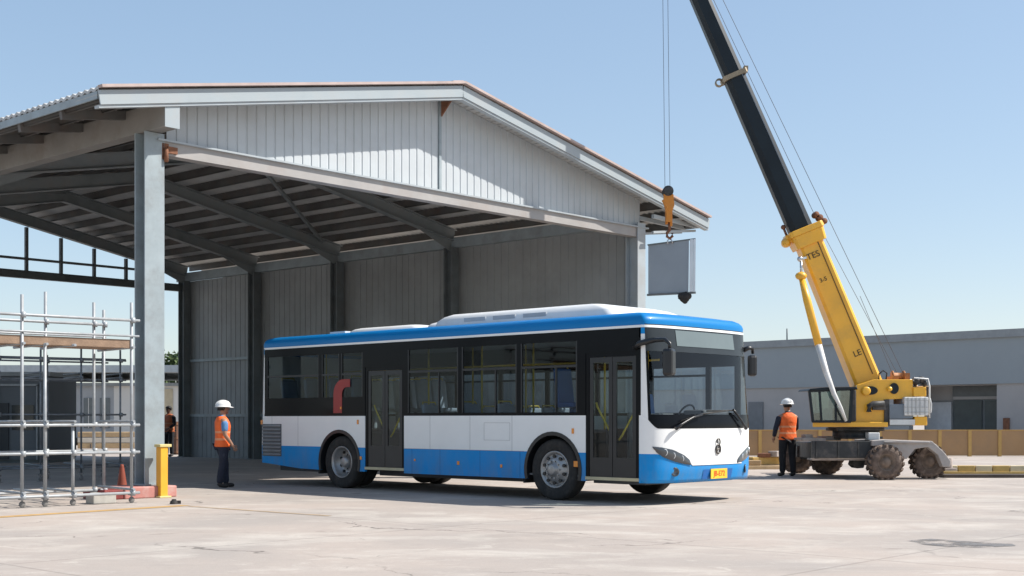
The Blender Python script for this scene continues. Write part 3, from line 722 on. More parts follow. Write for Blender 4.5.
# underbody, floor, interior
b = MB(); b.b2((-8.0, .25, .30), (-6.4, BW - .25, .5)); b.b2((-5.0, .45, .27), (-.75, BW - .45, .42)); b.b2((.75, .2, .32), (1.85, BW - .2, .4)); b.b2((-6.3, .9, .35), (.7, BW - .9, .42)); b.build('underbody', M_intd, bus)
b = MB(); b.b2((-8.2, .06, 1.13), (-4.98, BW - .06, 1.17)); b.b2((-4.97, .06, .425), (1.88, BW - .06, .455)); b.b2((-4.99, .06, .456), (-4.975, BW - .06, 1.129)); b.build('floor', M_floor, bus)
for wx in (0,):
    for y0, y1 in ((.06, .62), (BW - .62, BW - .06)):
        b = MB(); b.b2((wx - .7, y0, 1.17), (wx + .7, y1, 1.22)); yy = y1 if y0 < 1 else y0; b.b2((wx - .7, yy - .02, .456), (wx + .7, yy + .02, 1.169)); b.build('wheel_box', M_intd, bus)
b = MB(); b.b2((1.35, .5, 1.05), (2.2, BW - .35, 1.42)); b.b2((1.5, 1.7, 1.42), (1.95, 2.5, 1.56)); b.build('dashboard', M_intd, bus, bevel=.05)
b = MB(); c = Vector((1.25, 2.15, 1.45)); pts = [c + Vector((.1 * math.sin(2 * PI * i / 20) , .23 * math.cos(2 * PI * i / 20), .2 * math.sin(2 * PI * i / 20))) for i in range(21)]
b.path(pts, .018, 6); b.tube(c, c + Vector((.25, 0, -.3)), .03); b.build('steering_wheel', M_black, bus)
def seat(x, y, z, m=M_seat, face=1):
    b = MB(); b.box((x, y, z + .42), (.42, .42, .09)); b.box((x - face * .2, y, z + .75), (.08, .42, .62), Matrix.Rotation(R(-8 * face), 3, 'Y')); b.box((x, y, z + .2), (.1, .1, .38))
    s = b.build('seat', m, bus, bevel=.03)
    b = MB(); b.path([(x - face * .24, y - .18, z + 1.0), (x - face * .27, y - .16, z + 1.1), (x - face * .27, y + .16, z + 1.1), (x - face * .24, y + .18, z + 1.0)], .016, 6); b.build('seat_handle', M_rail, s)
for x in (-7.6, -6.8, -6.0, -5.3):
    for y in (.35, BW - .8, BW - .35): seat(x, y, 1.17)
for x in (-3.3, -2.5, -1.7): 
    for y in (BW - .8, BW - .35): seat(x, y, .56)
for x in (-3.2, -2.1, -1.2): seat(x, .36, .62)
seat(.15, .36, 1.22, M_seatb); seat(.55, 2.2, .8, M_seatb)
b = MB(); b.b2((.45, 1.5, .46), (.5, BW - .1, 1.5)); b.build('driver_screen', M_int, bus)
b = MB()
for x in (-6.9, -5.05, -3.75, -2.3, -1.0, .65):
    for y in (.62, BW - 1.08): b.tube((x, y, .5), (x, y, 2.84), .018, 8)
for y in (BW - 1.08,): b.tube((-7.8, y, 2.45), (.9, y, 2.45), .018, 8)
b.build('handrails', M_rail, bus)
# wheels
M_rim = mat('wheel_steel', (.36, .36, .36), .4, .6, .15, 6, dirt=(.18, .15, .12), dirt_amt=.7, dirt_scale=6)
def wheel(x, y, out, front, r=.53):
    w_ = thing_part('wheel', (x, y, r), bus)
    s = -1 if out < 0 else 1
    b = MB(); b.lathe((0, 0, 0), (0, s, 0), [(-.30, r - .16), (-.30, r - .06), (-.27, r - .01), (-.2, r), (-.06, r), (-.015, r - .012), (0, r - .05), (.004, r - .10), (-.005, r - .17), (-.02, r - .215), (-.05, r - .22)], 48); b.build('tyre', M_rubber, w_)
    b = MB(); q = r - .212
    if front: pr = [(-.2, q), (-.012, q + .006), (-.005, q - .012), (-.05, q - .04), (-.06, q - .07), (.01, q - .13), (.02, q - .16), (.02, .10), (.075, .095), (.085, .07), (.085, 0)]
    else: pr = [(-.28, q - .01), (-.012, q + .006), (-.005, q - .012), (-.06, q - .035), (-.20, q - .06), (-.21, .13), (-.15, .12), (-.07, .10), (-.06, .08), (-.06, 0)]
    b.lathe((0, 0, 0), (0, s, 0), pr, 40)
    for i in range(10):
        a = 2 * PI * i / 10; rr = .15; yy = (.02 if front else -.20)
        b.tube((rr * math.cos(a), s * yy, rr * math.sin(a)), (rr * math.cos(a), s * (yy + .03), rr * math.sin(a)), .014, 6)
    b.build('rim', M_rim, w_)
    b = MB()
    for i in range(10):
        a = 2 * PI * (i + .5) / 10; rr = q - .085; yy = (-.02 if front else -.2)
        b.tube((rr * math.cos(a), s * (yy), rr * math.sin(a)), (rr * math.cos(a), s * (yy + .022 + (.008 if front else 0)), rr * math.sin(a)), .03, 10)
    b.build('rim_holes', M_black, w_)
def thing_part(name, loc, parent):
    o = bpy.data.objects.new(name, None); COL.objects.link(o); o.location = loc; o.parent = parent; o.empty_display_size = .1; return o
wheel(0, .04, -1, True); wheel(-5.72, .05, -1, False); wheel(0, BW - .04, 1, True); wheel(-5.72, BW - .05, 1, False)
b = MB(); b.tube((0, .3, .5), (0, BW - .3, .5), .08); b.build('axle', M_rubber, bus); b = MB(); b.tube((-5.72, .3, .5), (-5.72, BW - .3, .5), .11); b.ball((-5.72, BW / 2, .5), .22); b.tube((-5.72, .36, .53), (-5.72, .62, .53), .5, 30); b.tube((-5.72, BW - .62, .53), (-5.72, BW - .36, .53), .5, 30); b.build('axle', M_rubber, bus)
# ================================================================== MOBILE CRANE
CL = Vector((8.3, 31.0, 0))
crane = thing('mobile_crane', 'yellow wheeled telescopic crane with raised dark boom standing behind the bus', 'crane', CL)
def c(px, py, Y=31.0): return at(px, py, Y) - CL
def slab(b, pix, Y, dy):       # outline on a plane facing the camera, with real depth dy
    return b.prism([c(x, y, Y) for x, y in pix], (0, dy, 0))
M_cgrey = mat('crane_grey', (.17, .20, .23), .5, 0, .12, 2)
M_cblack = mat('crane_boom_black', (.009, .015, .020), .42, 0, .2, 1.5, spec=.3)
M_cdark = mat('crane_chassis', (.035, .037, .038), .6, 0, .3, 3, dirt=(.22, .18, .15), dirt_amt=.5, dirt_scale=3)
M_cwhite = mat('crane_white', (.66, .66, .64), .5, 0, .1, 4, dirt=(.45, .40, .35), dirt_amt=.5)
M_dust = mat('dusty_steel', (.40, .34, .30), .8, 0, .25, 5, dirt=(.15, .12, .1), dirt_amt=.5)
M_tyre2 = mat('dusty_tyre', (.12, .088, .07), .95, 0, .3, 9, bump=.6, dirt=(.33, .25, .20), dirt_amt=.8, dirt_scale=5)
M_tyrehub = mat('dusty_hub', (.16, .12, .09), .8, 0, .3, 8, dirt=(.33, .25, .2), dirt_amt=.6)
# chassis
b = MB(); b.b2(c(812, 441, 30.1) , c(872, 458, 30.1) + Vector((0, .12, 0))); b.b2(c(816, 443, 30.6), c(872, 459, 30.6) + Vector((0, 2.4, 0)))
b.b2(c(797, 446, 32.4), c(806, 457, 32.4) + Vector((0, .8, 0))); b.b2(c(866, 443, 30.4), c(884, 456, 30.4) + Vector((0, 1.8, 0)))
for px in (816, 838, 858): b.b2(c(px, 441, 30.07), c(px + 1.2, 458, 30.07) + Vector((0, .04, 0)))
b.build('chassis', M_cdark, crane, bevel=.02)
b = MB(); b.b2(c(812, 458.5, 30.2), c(874, 460.5, 30.2) + Vector((0, .5, 0))); b.b2(c(803, 438, 30.6), c(826, 441, 30.6) + Vector((0, 1.0, 0))); b.b2(c(826, 436.5, 31), c(841, 440.5, 31) + Vector((0, .9, 0)))
b.b2(c(806, 434.5, 30.9), c(813, 438, 30.9) + Vector((0, .5, 0))); b.build('deck_plate', M_dust, crane, bevel=.01)
b = MB(); slab(b, [(855, 459), (866, 460), (864, 468), (857, 468.5), (853, 465)], 30.5, .5); b.build('tool_box', M_cdark, crane, bevel=.02)
# rear outrigger arm with webs
b = MB(); slab(b, [(872, 440.5), (886, 439.5), (932, 441), (944, 452), (951, 461), (950, 467), (943, 467), (938, 455), (928, 447), (915, 449), (907, 459), (902, 459), (893, 447), (884, 446), (872, 446)], 30.0, .25)
slab(b, [(884, 441), (900, 440.5), (930, 441.5), (930, 443.5), (884, 443)], 29.95, 2.6)
b.build('outrigger_arm', mat('arm_dusty_white', (.40, .37, .345), .8, 0, .2, 4, dirt=(.26, .2, .16), dirt_amt=.6, dirt_scale=4), crane, bevel=.015)
b = MB(); slab(b, [(900, 443.5), (921, 443.5), (912, 455), (907, 455)], 30.1, .3); b.build('outrigger_web', M_cdark, crane)
b = MB(); slab(b, [(928, 443), (936, 444), (945, 452), (950, 463), (947, 470), (944, 459), (938, 450)], 30.4, .7); b.tube(c(949, 458, 30.4), c(949, 470, 30.4), .08); b.box(c(949, 469, 30.4), (.28, .28, .05)); b.build('outrigger_foot', M_dust, crane, bevel=.01)
# wheels with chunky lugs
def cwheel(px, py, Yc, r, wd=.42):
    w_ = thing_part('wheel', Vector((K(px) * Yc, Yc, r)) - CL, crane)
    b = MB(); h = wd / 2
    b.lathe((0, 0, 0), (0, 1, 0), [(-h + .02, r * .50), (-h, r * .62), (-h + .01, r * .85), (-h + .07, r * .93), (h - .07, r * .93), (h - .01, r * .85), (h, r * .62), (h - .02, r * .5)], 36)
    n = 18
    for i in range(n):
        for s in (-1, 1):
            a = 2 * PI * (i + (.5 if s > 0 else 0)) / n
            rot = Matrix.Rotation(-a, 3, 'Y') @ Matrix.Rotation(s * R(28), 3, 'X')
            b.box(rot @ Vector((0, 0, 0)) + Vector((math.sin(a) * r * .945, s * h * .48, math.cos(a) * r * .945)), (r * .17, h * 1.0, r * .13), Matrix.Rotation(a, 3, 'Y') @ Matrix.Rotation(s * R(25), 3, 'Z'))
    b.build('tyre', M_tyre2, w_)
    b = MB()
    for s in (-1, 1):
        b.lathe((0, 0, 0), (0, s, 0), [(h - .03, r * .52), (h - .01, r * .50), (h - .08, r * .42), (h - .10, r * .30), (h - .04, r * .25), (h - .02, r * .14), (h - .01, 0)], 28)
        for i in range(8): a = 2 * PI * i / 8; b.tube((r * .34 * math.cos(a), s * (h - .10), r * .34 * math.sin(a)), (r * .34 * math.cos(a), s * (h - .07), r * .34 * math.sin(a)), .015, 6)
    b.tube((0, -h + .06, 0), (0, h - .06, 0), r * .2, 24); b.build('rim', M_tyrehub, w_)
cwheel(884.5, 0, 29.95, .405); cwheel(928, 0, 30.55, .405); cwheel(826, 0, 32.9, .40); cwheel(796, 0, 33.6, .40)
b = MB(); b.beam(c(797, 456, 33.6), c(828, 457, 32.6), .12, .14); b.build('axle', M_cdark, crane); b = MB(); b.beam(c(884, 455, 30.2), c(905, 455, 32.4), .12, .14); b.build('axle', M_cdark, crane)
# slewing ring
b = MB(); b.lathe(Vector((K(856) * 31.2, 31.2, 0)) - CL + Vector((0, 0, .93)), (0, 0, 1), [(0, .0), (0, .62), (.05, .62), (.05, .55), (.19, .55), (.19, .66), (.27, .66), (.27, 0)], 32); b.b2(c(838, 428, 30.7), c(878, 431, 30.7) + Vector((0, 1.2, 0))); b.build('slewing_ring', M_cdark, crane)
b = MB(); b.b2(c(868.5, 432.5, 30.35), c(880, 440.3, 30.35) + Vector((0, .3, 0))); b.build('battery_box', M_cwhite, crane, bevel=.02)
# upper deck and main frame
b = MB(); b.add([c(812.5, 422, 30.4), c(888, 422, 30.4), c(884, 422.2, 32.1), c(815, 422.2, 32.1), c(812.5, 427, 30.4), c(888, 427, 30.4), c(884, 426.7, 32.1), c(815, 426.7, 32.1)], [(0, 1, 2, 3), (7, 6, 5, 4), (0, 4, 5, 1), (1, 5, 6, 2), (2, 6, 7, 3), (3, 7, 4, 0)]); b.build('upper_deck', M_yellow, crane, bevel=.02)
FR = [(849, 422.5), (857, 385), (874, 379.5), (913, 379.5), (913, 398.5), (886, 399.5), (886, 422.5)]
for Yf in (30.55, 31.65):
    b = MB(); slab(b, FR, Yf, .10); b.build('frame_plate', M_yellow, crane, bevel=.012)
b = MB(); b.b2(c(886, 380.5, 30.66), c(912, 382, 30.66) + Vector((0, .98, 0))); b.b2(c(909, 381, 30.66), c(911.5, 398, 30.66) + Vector((0, .98, 0))); b.b2(c(852, 405, 30.66), c(857, 421, 30.66) + Vector((0, .98, 0))); b.build('frame_cross_plate', M_yellow, crane)
b = MB(); y0 = 30.52
for (px, py, rx, rz_) in ((870.5, 390.5, .17, .10), (894, 388.5, .11, .13)):
    b = MB()
    o_ = c(px, py, y0); b.add([o_ + Vector((rx * math.cos(2 * PI * i / 20), 0, rz_ * math.sin(2 * PI * i / 20))) for i in range(20)] + [o_ + Vector((rx * math.cos(2 * PI * i / 20), -.012, rz_ * math.sin(2 * PI * i / 20))) for i in range(20)], [tuple(range(20, 40))] + [(i, (i + 1) % 20, 20 + (i + 1) % 20, 20 + i) for i in range(20)])
    b.build('frame_opening', M_cblack, crane)
b = MB(); b.lathe(c(866, 391, 30.5), (0, -1, 0), [(0, .10), (.05, .10), (.06, .07), (.06, 0)], 20); b.build('pivot_pin', M_yellow, crane); b = MB(); b.lathe(c(889.5, 389, 30.5), (0, -1, 0), [(0, .055), (.04, .055), (.04, 0)], 16); b.build('pivot_pin', M_yellow, crane)
b = MB(); b.path([c(869, 412, 30.42), c(869, 406, 30.42), c(873, 404, 30.42), c(884, 403.5, 30.42)], .07, 8); b.b2(c(873, 402, 30.45), c(886, 410, 30.45) + Vector((0, .1, 0))); b.b2(c(884.5, 399.5, 30.5), c(889.5, 426, 30.5) + Vector((0, 1.1, 0))); b.build('linkage', M_cdark, crane)
# engine housing and counterweight
b = MB(); b.b2(c(889.5, 404, 30.45), c(913, 418.8, 30.45) + Vector((0, 1.3, 0))); b.b2(c(889.5, 419.2, 30.45) + Vector((0, .05, 0)), c(913, 426, 30.45) + Vector((0, 1.25, 0))); b.build('engine_housing', M_cgrey, crane, bevel=.02)
b = MB(); b.b2(c(890, 419.5, 30.43), c(915, 424.8, 30.43) + Vector((0, .06, 0))); b.b2(c(886, 398.5, 30.47), c(905, 404, 30.47) + Vector((0, 1.2, 0))) if False else None; b.build('housing_stripe', M_cwhite, crane)
b = MB(); b.b2(c(904.5, 397, 30.4), c(928.5, 415.5, 30.4) + Vector((0, .9, 0))); b.build('counterweight', M_cwhite, crane, bevel=.02)
b = MB()
for px in (908, 912, 916, 920, 925): b.b2(c(px, 397.5, 30.38), c(px + .5, 415, 30.38) + Vector((0, .015, 0)))
for py in (400, 407, 412): b.b2(c(905, py, 30.385), c(928, py + .4, 30.385) + Vector((0, .012, 0)))
b.build('counterweight_grille', mat('grille_pale', (.40, .41, .40), .6), crane)
b = MB(); b.b2(c(913.5, 387, 30.5), c(926.5, 396.5, 30.5) + Vector((0, .8, 0))); b.build('tail_block', M_yellow, crane, bevel=.02); b = MB(); b.b2(c(914.5, 416.5, 30.45), c(927.5, 425.5, 30.45) + Vector((0, .9, 0))); b.build('tail_block', M_yellow, crane, bevel=.02)
b = MB()
P = [c(913.5, 381, 30.45), c(914, 378, 30.45), c(928, 379, 30.45), c(929.5, 386, 30.45), c(929.5, 418, 30.45)]; b.path(P, .02, 6)
P = [p + Vector((0, .9, 0)) for p in P]; b.path(P, .02, 6); b.tube(P[2], P[2] - Vector((0, .9, 0)), .018, 6); b.tube(P[3], P[3] - Vector((0, .9, 0)), .018, 6)
b.path([c(930, 398, 30.4), c(931.5, 404, 30.4), c(931, 412, 30.4), c(929, 417, 30.4)], .012, 6); b.build('tail_railing', M_cwhite, crane)
b = MB()
for q in ((916, 381, .10), (921, 380, .09), (924, 383, .07)): b.ball(c(q[0], q[1], 30.6), (q[2], .14, q[2]))
b.path([c(914, 385, 30.6), c(919, 383, 30.5), c(925, 386, 30.6)], .03); b.build('valve_block', M_cdark, crane)
# winch
b = MB(); wc = c(900, 376.5, 31.1); b.lathe(wc - Vector((.2, 0, 0)), (1, 0, 0), [(0, 0), (0, .14), (.03, .14), (.03, .09), (.27, .09), (.27, .14), (.3, .14), (.3, 0)], 20)
b.b2(c(893.5, 376, 30.8), c(899, 380, 30.8) + Vector((0, .6, 0))); b.b2(c(905, 373, 30.9), c(910, 380, 30.9) + Vector((0, .4, 0))); b.build('winch', mat('winch_orange', (.36, .16, .06), .6, 0, .25, 7), crane)
b = MB(); b.path([c(879, 380, 30.7), c(879, 374, 30.7), c(883, 370.5, 30.7), c(887, 373, 30.7), c(886, 380, 30.7)], .018, 6); b.build('hose', M_rubber, crane)
# cab: framed glass box with a raked front
CB = [(812.5, 422), (809, 391.5), (857, 390), (857, 422)]
def cabp(x, y, Yc): return c(x, y, Yc)
yn, yf = 30.25, 31.25
b = MB(); n0 = [(812.8, 421.5), (809.2, 391), (852, 389), (850, 421.5)]
def bar(p, q, w=.05): b.beam(p, q, w, w, up=(0, 1, 0.01))
for Yc in (yn, yf):
    pp = [cabp(*q, Yc) for q in n0]
    for i in range(4): bar(pp[i], pp[(i + 1) % 4], .06)
    bar(cabp(821.5, 421, Yc), cabp(819.5, 391, Yc), .045); bar(cabp(836, 421, Yc), cabp(835.5, 390, Yc), .045)
for q in n0: bar(cabp(*q, yn), cabp(*q, yf), .05)
b.build('cab_frame', M_cblack, crane)
b = MB(); slab(b, [(808.5, 391), (810, 388.8), (826, 387.3), (857, 386.8), (858, 389.5)], yn - .06, yf - yn + .12); b.build('cab_roof', M_cblack, crane, bevel=.015)
M_cabgl = glass('cab_glass', (.72, .80, .78), .9, .01, .12)
b = MB()
for Yc in (yn + .01, yf): b.prism([cabp(*q, Yc) for q in n0], (0, .008, 0))
b.prism([cabp(*n0[0], yn), cabp(*n0[1], yn), cabp(*n0[1], yf), cabp(*n0[0], yf)], (.008, 0, 0)); b.build('cab_window', M_cabgl, crane)
b = MB(); b.b2(c(837, 408, 30.55), c(849, 420.5, 30.55) + Vector((0, .45, 0))); b.b2(c(845, 396, 30.55), c(849, 410, 30.55) + Vector((0, .45, 0))); b.build('cab_seat', M_cdark, crane, bevel=.03); b = MB(); b.b2(c(815, 413, 30.6), c(822, 421, 30.6) + Vector((0, .4, 0))); b.build('cab_console', M_cdark, crane, bevel=.03); b = MB(); b.b2(c(850, 390, 30.4), c(856.5, 421.5, 30.4) + Vector((0, .9, 0))); b.build('cab_back_panel', M_cdark, crane, bevel=.03)
# boom: box sections telescoping along one straight axis
foot, head = c(871, 396, 31.2), c(804.5, 233, 31.2)
ax = (head - foot).normalized(); up = Vector((0, 1, 0)); side = ax.cross(up).normalized()
def sect(b, t0, t1, w0, w1, d0, d1, ch=.10):
    rows = []
    for t, w_, d_ in ((t0, w0, d0), (t1, w1, d1)):
        o_ = foot + ax * t; q = []
        for sx, sy in ((-1, -1 + ch * 2), (-1 + ch * 2, -1), (1 - ch * 2, -1), (1, -1 + ch * 2), (1, 1 - ch * 2), (1 - ch * 2, 1), (-1 + ch * 2, 1), (-1, 1 - ch * 2)):
            q.append(o_ + side * (sx * w_ / 2) + up * (sy * d_ / 2))
        rows.append(q)
    b.grid(closed(rows), False); b.add(rows[0], [tuple(range(7, -1, -1))]); b.add(rows[1], [tuple(range(8))]); return b
LB = (head - foot).length
b = MB(); sect(b, 0, LB, .66, .58, .62, .54); b.build('boom_base_section', M_yellow, crane)
b = MB(); sg = side if side.x > 0 else -side
for s_, w0, w1 in ((1, .66, .58),):
    b.beam(foot + ax * .5 + sg * (.155) - up * .318, head - ax * .2 + sg * .14 - up * .278, .018, .02, up=(0, 1, 0)) 
b.build('boom_seam', mat('seam_brown', (.10, .06, .02), .7), crane)
b = MB(); sect(b, LB - .32, LB - .02, .74, .80, .68, .74, .08); sect(b, LB - .02, LB + .12, .86, .84, .78, .76, .08)
b.ball(head - sg * .50 - ax * .05, (.12, .2, .12)); b.box(head - sg * .42, (.2, .3, .16)); b.build('boom_collar', M_yellow, crane, bevel=.015)
b = MB()
for q in ((.46, .20), (.40, .30), (.52, .08)): b.lathe(head + sg * q[0] + ax * q[1] - up * .12, up, [(0, 0), (0, .075), (.05, .05), (.1, .05), (.2, .075), (.2, 0)], 14)
b.tube(head - sg * .42 + ax * .1, head - sg * .42 + ax * .3, .03); b.ball(head - sg * .42 + ax * .32, .06); b.build('boom_sheave', M_rust, crane)
tip = c(663.5, -84, 31.2); top_c = c(700, 0, 31.2)
ax2 = (c(697, -8, 31.2) - c(795, 217, 31.2)).normalized()
o2 = c(797, 222, 31.2)
def at2(t): return o2 + ax2 * t
LT = (c(697, -8, 31.2) - o2).length; t_ring = (c(735, 76, 31.2) - o2).length
axs, ft = ax, foot
ax, foot = ax2, o2; side = ax.cross(up).normalized()
b = MB(); sect(b, -.5, t_ring, .56, .50, .50, .45, .22); b.build('boom_second_section', M_cblack, crane)
b = MB(); sect(b, t_ring, LT * 1.36, .46, .40, .42, .36, .22); b.build('boom_top_section', M_cblack, crane)
tipp = foot + ax * LT * 1.36
b = MB(); sect(b, t_ring - .06, t_ring + .05, .60, .60, .54, .54, .06); sgn2 = side if side.x > 0 else -side
b.lathe(at2(t_ring) - sgn2 * .38 - up * .05, up, [(0, .07), (0, .10), (.1, .10), (.1, .07)], 14); b.box(at2(t_ring) + sgn2 * .33 + ax * .05, (.10, .2, .12)); b.build('boom_ring', mat('ring_brass', (.30, .24, .16), .5, .3, .2), crane)
b = MB(); b.beam(at2(.1) + sgn2 * .17 - up * .252, at2(t_ring) + sgn2 * .15 - up * .228, .016, .016, up=(0, 1, 0)); b.build('boom_rib', M_cgrey, crane)
b = MB(); hx = c(664.5, -90, 31.2).x
b.prism([tipp + Vector((-.35, -.2, -.1)), tipp + Vector((.25, -.2, -.1)), tipp + Vector((.2, -.2, .35)), Vector((hx - .1, tipp.y - .2, tipp.z + .35)), Vector((hx - .1, tipp.y - .2, tipp.z + .05))], (0, .4, 0)); b.build('boom_head', M_cblack, crane)
# lift strut: yellow barrel, pale rod, lug at the boom
b = MB(); b.path([c(801.5, 277, 30.78), c(807, 300, 30.62), c(818.5, 345, 30.35)], [.07, .095, .09], 12); b.ball(c(801, 276, 30.78), (.14, .14, .1)); b.build('strut_barrel', M_yellow, crane)
b = MB(); b.path([c(818, 343, 30.36), c(826, 372, 30.2), c(834, 394, 30.08), c(841, 408, 30.08), c(846, 421, 30.12)], [.08, .07, .055, .04, .03], 10); b.build('strut_rod', M_cwhite, crane)
b = MB(); b.tube(c(801.3, 275, 30.78), c(801, 261, 30.8), .03); b.ball(c(800, 259, 30.82), .07); b.beam(c(799, 259, 30.85), c(809, 257, 31.0), .06, .05); b.build('strut_lug', M_chrome, crane)
# marks on the boom (short dark characters)
M_ink = mat('dark_lettering', (.05, .035, .015), .6)
ax, foot = axs, ft
rt = Matrix((Vector((-ax.z, 0, ax.x)) * -1, ax, Vector((0, -1, 0)))).transposed()
def mark(txt, px, py, sz, yo=-.295, rot=0):
    o_ = c(px, py, 31.2); o_.y = foot.y - CL.y * 0 + yo if False else (31.2 - CL.y) + yo
    M = Matrix.Translation(o_) @ rt.to_4x4() @ Matrix.Rotation(R(rot), 4, 'Z')
    text_mesh('boom_lettering', txt, sz, M_ink, crane, M, .004)
mark('TES', 810.5, 257, .21, -.288, 0); mark('3-5', 820.5, 281, .14, -.292, 0); mark('LE', 854, 354, .2, -.308, 0)
# ropes
M_rope = mat('steel_rope', (.10, .10, .11), .5, .4)
b = MB(); b.tube(c(903, 373, 31.1), tipp + Vector((.3, 0, .3)), .007, 5, cap=False); b.tube(c(897, 373, 31.2), c(817, 222, 31.2), .006, 5, cap=False); b.tube(c(893, 375, 31.0), c(860, 296, 31.0), .006, 5, cap=False); b.tube(c(817, 220, 31.2), tipp + Vector((.2, 0, .1)), .007, 5, cap=False); b.build('luffing_rope', M_rope, crane)
b = MB()
hk = at(668.5, 187, 31.2) - CL
for dx in (-.085, .035): b.tube(hk + Vector((dx, 0, 0)), Vector((hx + dx + .02, hk.y, tipp.z + .1)), .006, 5, cap=False)
b.build('hoist_rope', M_rope, crane)
M_orange = mat('hook_orange', (.62, .22, .02), .5, 0, .15, 8, dirt=(.2, .08, .03), dirt_amt=.6, dirt_scale=8)
b = MB(); b.lathe(c(668.5, 190.5, 31.05), (0, 1, 0), [(0, 0), (0, .12), (.05, .13), (.1, .09), (.2, .09), (.25, .13), (.3, .12), (.3, 0)], 20); b.build('hook_sheave', M_cdark, crane)
b = MB(); slab(b, [(663.5, 194), (673.5, 194), (674.5, 205), (671.5, 214), (672, 222), (666, 222), (666.5, 214), (664, 205)], 31.08, .06); slab(b, [(664, 194), (673, 194), (671.5, 210), (666, 210)], 31.26, .06)
b.b2(c(665.5, 196, 31.14), c(668, 224, 31.14) + Vector((0, .1, 0))); b.b2(c(670, 204, 31.14), c(672.5, 226, 31.14) + Vector((0, .1, 0))); b.path([c(662.5, 200, 31.1), c(666, 206, 31.1), c(669, 211, 31.1)], .03)
b.build('hook_block', M_orange, crane, bevel=.01)
b = MB(); b.tube(c(669.5, 222, 31.2), c(669.5, 231, 31.2), .035); b.path([c(669.5, 230, 31.2), c(667, 233, 31.2), c(667, 236.5, 31.2), c(669.8, 238.5, 31.2), c(672.5, 236, 31.2), c(672.3, 233, 31.2)], .035); b.build('hook', M_rust, crane)

# hanging panel
pn = thing('hanging_panel', 'flat grey framed metal panel hanging from the orange crane hook', 'panel', at(671, 268, 31.2))
def pq(px, py, y=0): q = at(px, py, 31.2 + y) - at(671, 268, 31.2); return q
b = MB(); TL, TR, BR_, BL = pq(648.5, 245, .25), pq(689, 239.8, -.1), pq(688.5, 291.5, -.1), pq(648.5, 295, .25)
b.prism([TL, TR, BR_, BL], (0, .05, 0)); b.build('panel_sheet', mat('panel_grey', (.27, .30, .33), .45, .1, .06, 1.5), pn)
M_alu = mat('aluminium_trim', (.62, .64, .66), .35, .4, .06)
b = MB(); b.beam(pq(691.5, 239.3, -.12), pq(691, 291.8, -.12), .07, .07, up=(0, 1, 0)); b.build('panel_stile', M_alu, pn); b = MB(); b.beam(pq(694.5, 239, -.14), pq(694, 292, -.14), .05, .06, up=(0, 1, 0)); b.build('panel_stile', M_alu, pn)
b = MB(); b.beam(TL + Vector((-.02, 0, 0)), pq(695.5, 238.8, -.13), .06, .03); b.build('panel_rail', M_steel_dark, pn); b = MB(); b.beam(BL + Vector((-.03, 0, 0)), pq(695.5, 292.6, -.13), .09, .045); b.build('panel_rail', M_steel_dark, pn)
b = MB(); b.path([pq(668, 244, 0), pq(667.5, 241, 0), pq(669.5, 237.5, 0), pq(672, 241, 0), pq(672.5, 243.5, 0)], .018, 6); b.build('lifting_eye', M_chrome, pn)
b = MB()
for q in ((684.5, 297.5, .13), (681, 296, .08), (688, 296, .09), (685, 301, .07), (686, 294, .06)): b.ball(pq(q[0], q[1], -.08), (q[2], q[2] * .9, q[2]))
b.path([pq(680, 293, -.1), pq(679, 298, -.1), pq(684, 302, -.1), pq(689, 298, -.1), pq(688, 293, -.1)], .03); b.build('cable_bundle', M_rubber, pn)

# ================================================================== PEOPLE
def skin(name, V, E, mt, parent, sub=2):
    # V: {key: (x,y,z, rx[,ry])}
    keys = list(V); idx = {k: i for i, k in enumerate(keys)}
    me = bpy.data.meshes.new('tmp'); me.from_pydata([V[k][:3] for k in keys], [(idx[a], idx[b_]) for a, b_ in E], [])
    o = bpy.data.objects.new('tmp', me); COL.objects.link(o)
    o.modifiers.new('s', 'SKIN'); s2 = o.modifiers.new('u', 'SUBSURF'); s2.levels = sub; s2.render_levels = sub
    for i, k in enumerate(keys):
        sv = me.skin_vertices[0].data[i]; v = V[k]; sv.radius = (v[3], v[4] if len(v) > 4 else v[3]); sv.use_root = (i == 0)
    bpy.context.view_layer.update()
    m2 = bpy.data.meshes.new_from_object(o.evaluated_get(bpy.context.evaluated_depsgraph_get()))
    bpy.data.objects.remove(o)
    m2.name = name; m2.materials.clear(); m2.materials.append(mt)
    for p in m2.polygons: p.use_smooth = True
    return m2
def link_mesh(name, me, parent):
    o = bpy.data.objects.new(name, me); COL.objects.link(o); o.parent = parent; return o
def join_mesh(name, meshes, mt):
    bm = bmesh.new()
    for m in meshes: bm.from_mesh(m)
    me = bpy.data.meshes.new(name); bm.to_mesh(me); bm.free(); me.materials.append(mt)
    for p in me.polygons: p.use_smooth = True; p.material_index = 0
    return me
M_skin = mat('skin', (.36, .19, .12), .55, 0, .06, 10)
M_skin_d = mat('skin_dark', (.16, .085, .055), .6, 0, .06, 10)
M_hair = mat('hair_black', (.012, .010, .009), .7)
M_navy = mat('navy_cloth', (.014, .018, .034), .85, 0, .2, 8, bump=.3, bscale=20)
M_blackc = mat('black_cloth', (.012, .012, .015), .85, 0, .2, 8)
M_boot = mat('boot_leather', (.018, .016, .015), .6)
M_shirt = mat('blue_shirt', (.09, .22, .42), .8, 0, .15, 8, bump=.3, bscale=20)
M_helmet = mat('helmet_white', (.80, .80, .78), .3, 0, .02, coat=.4)
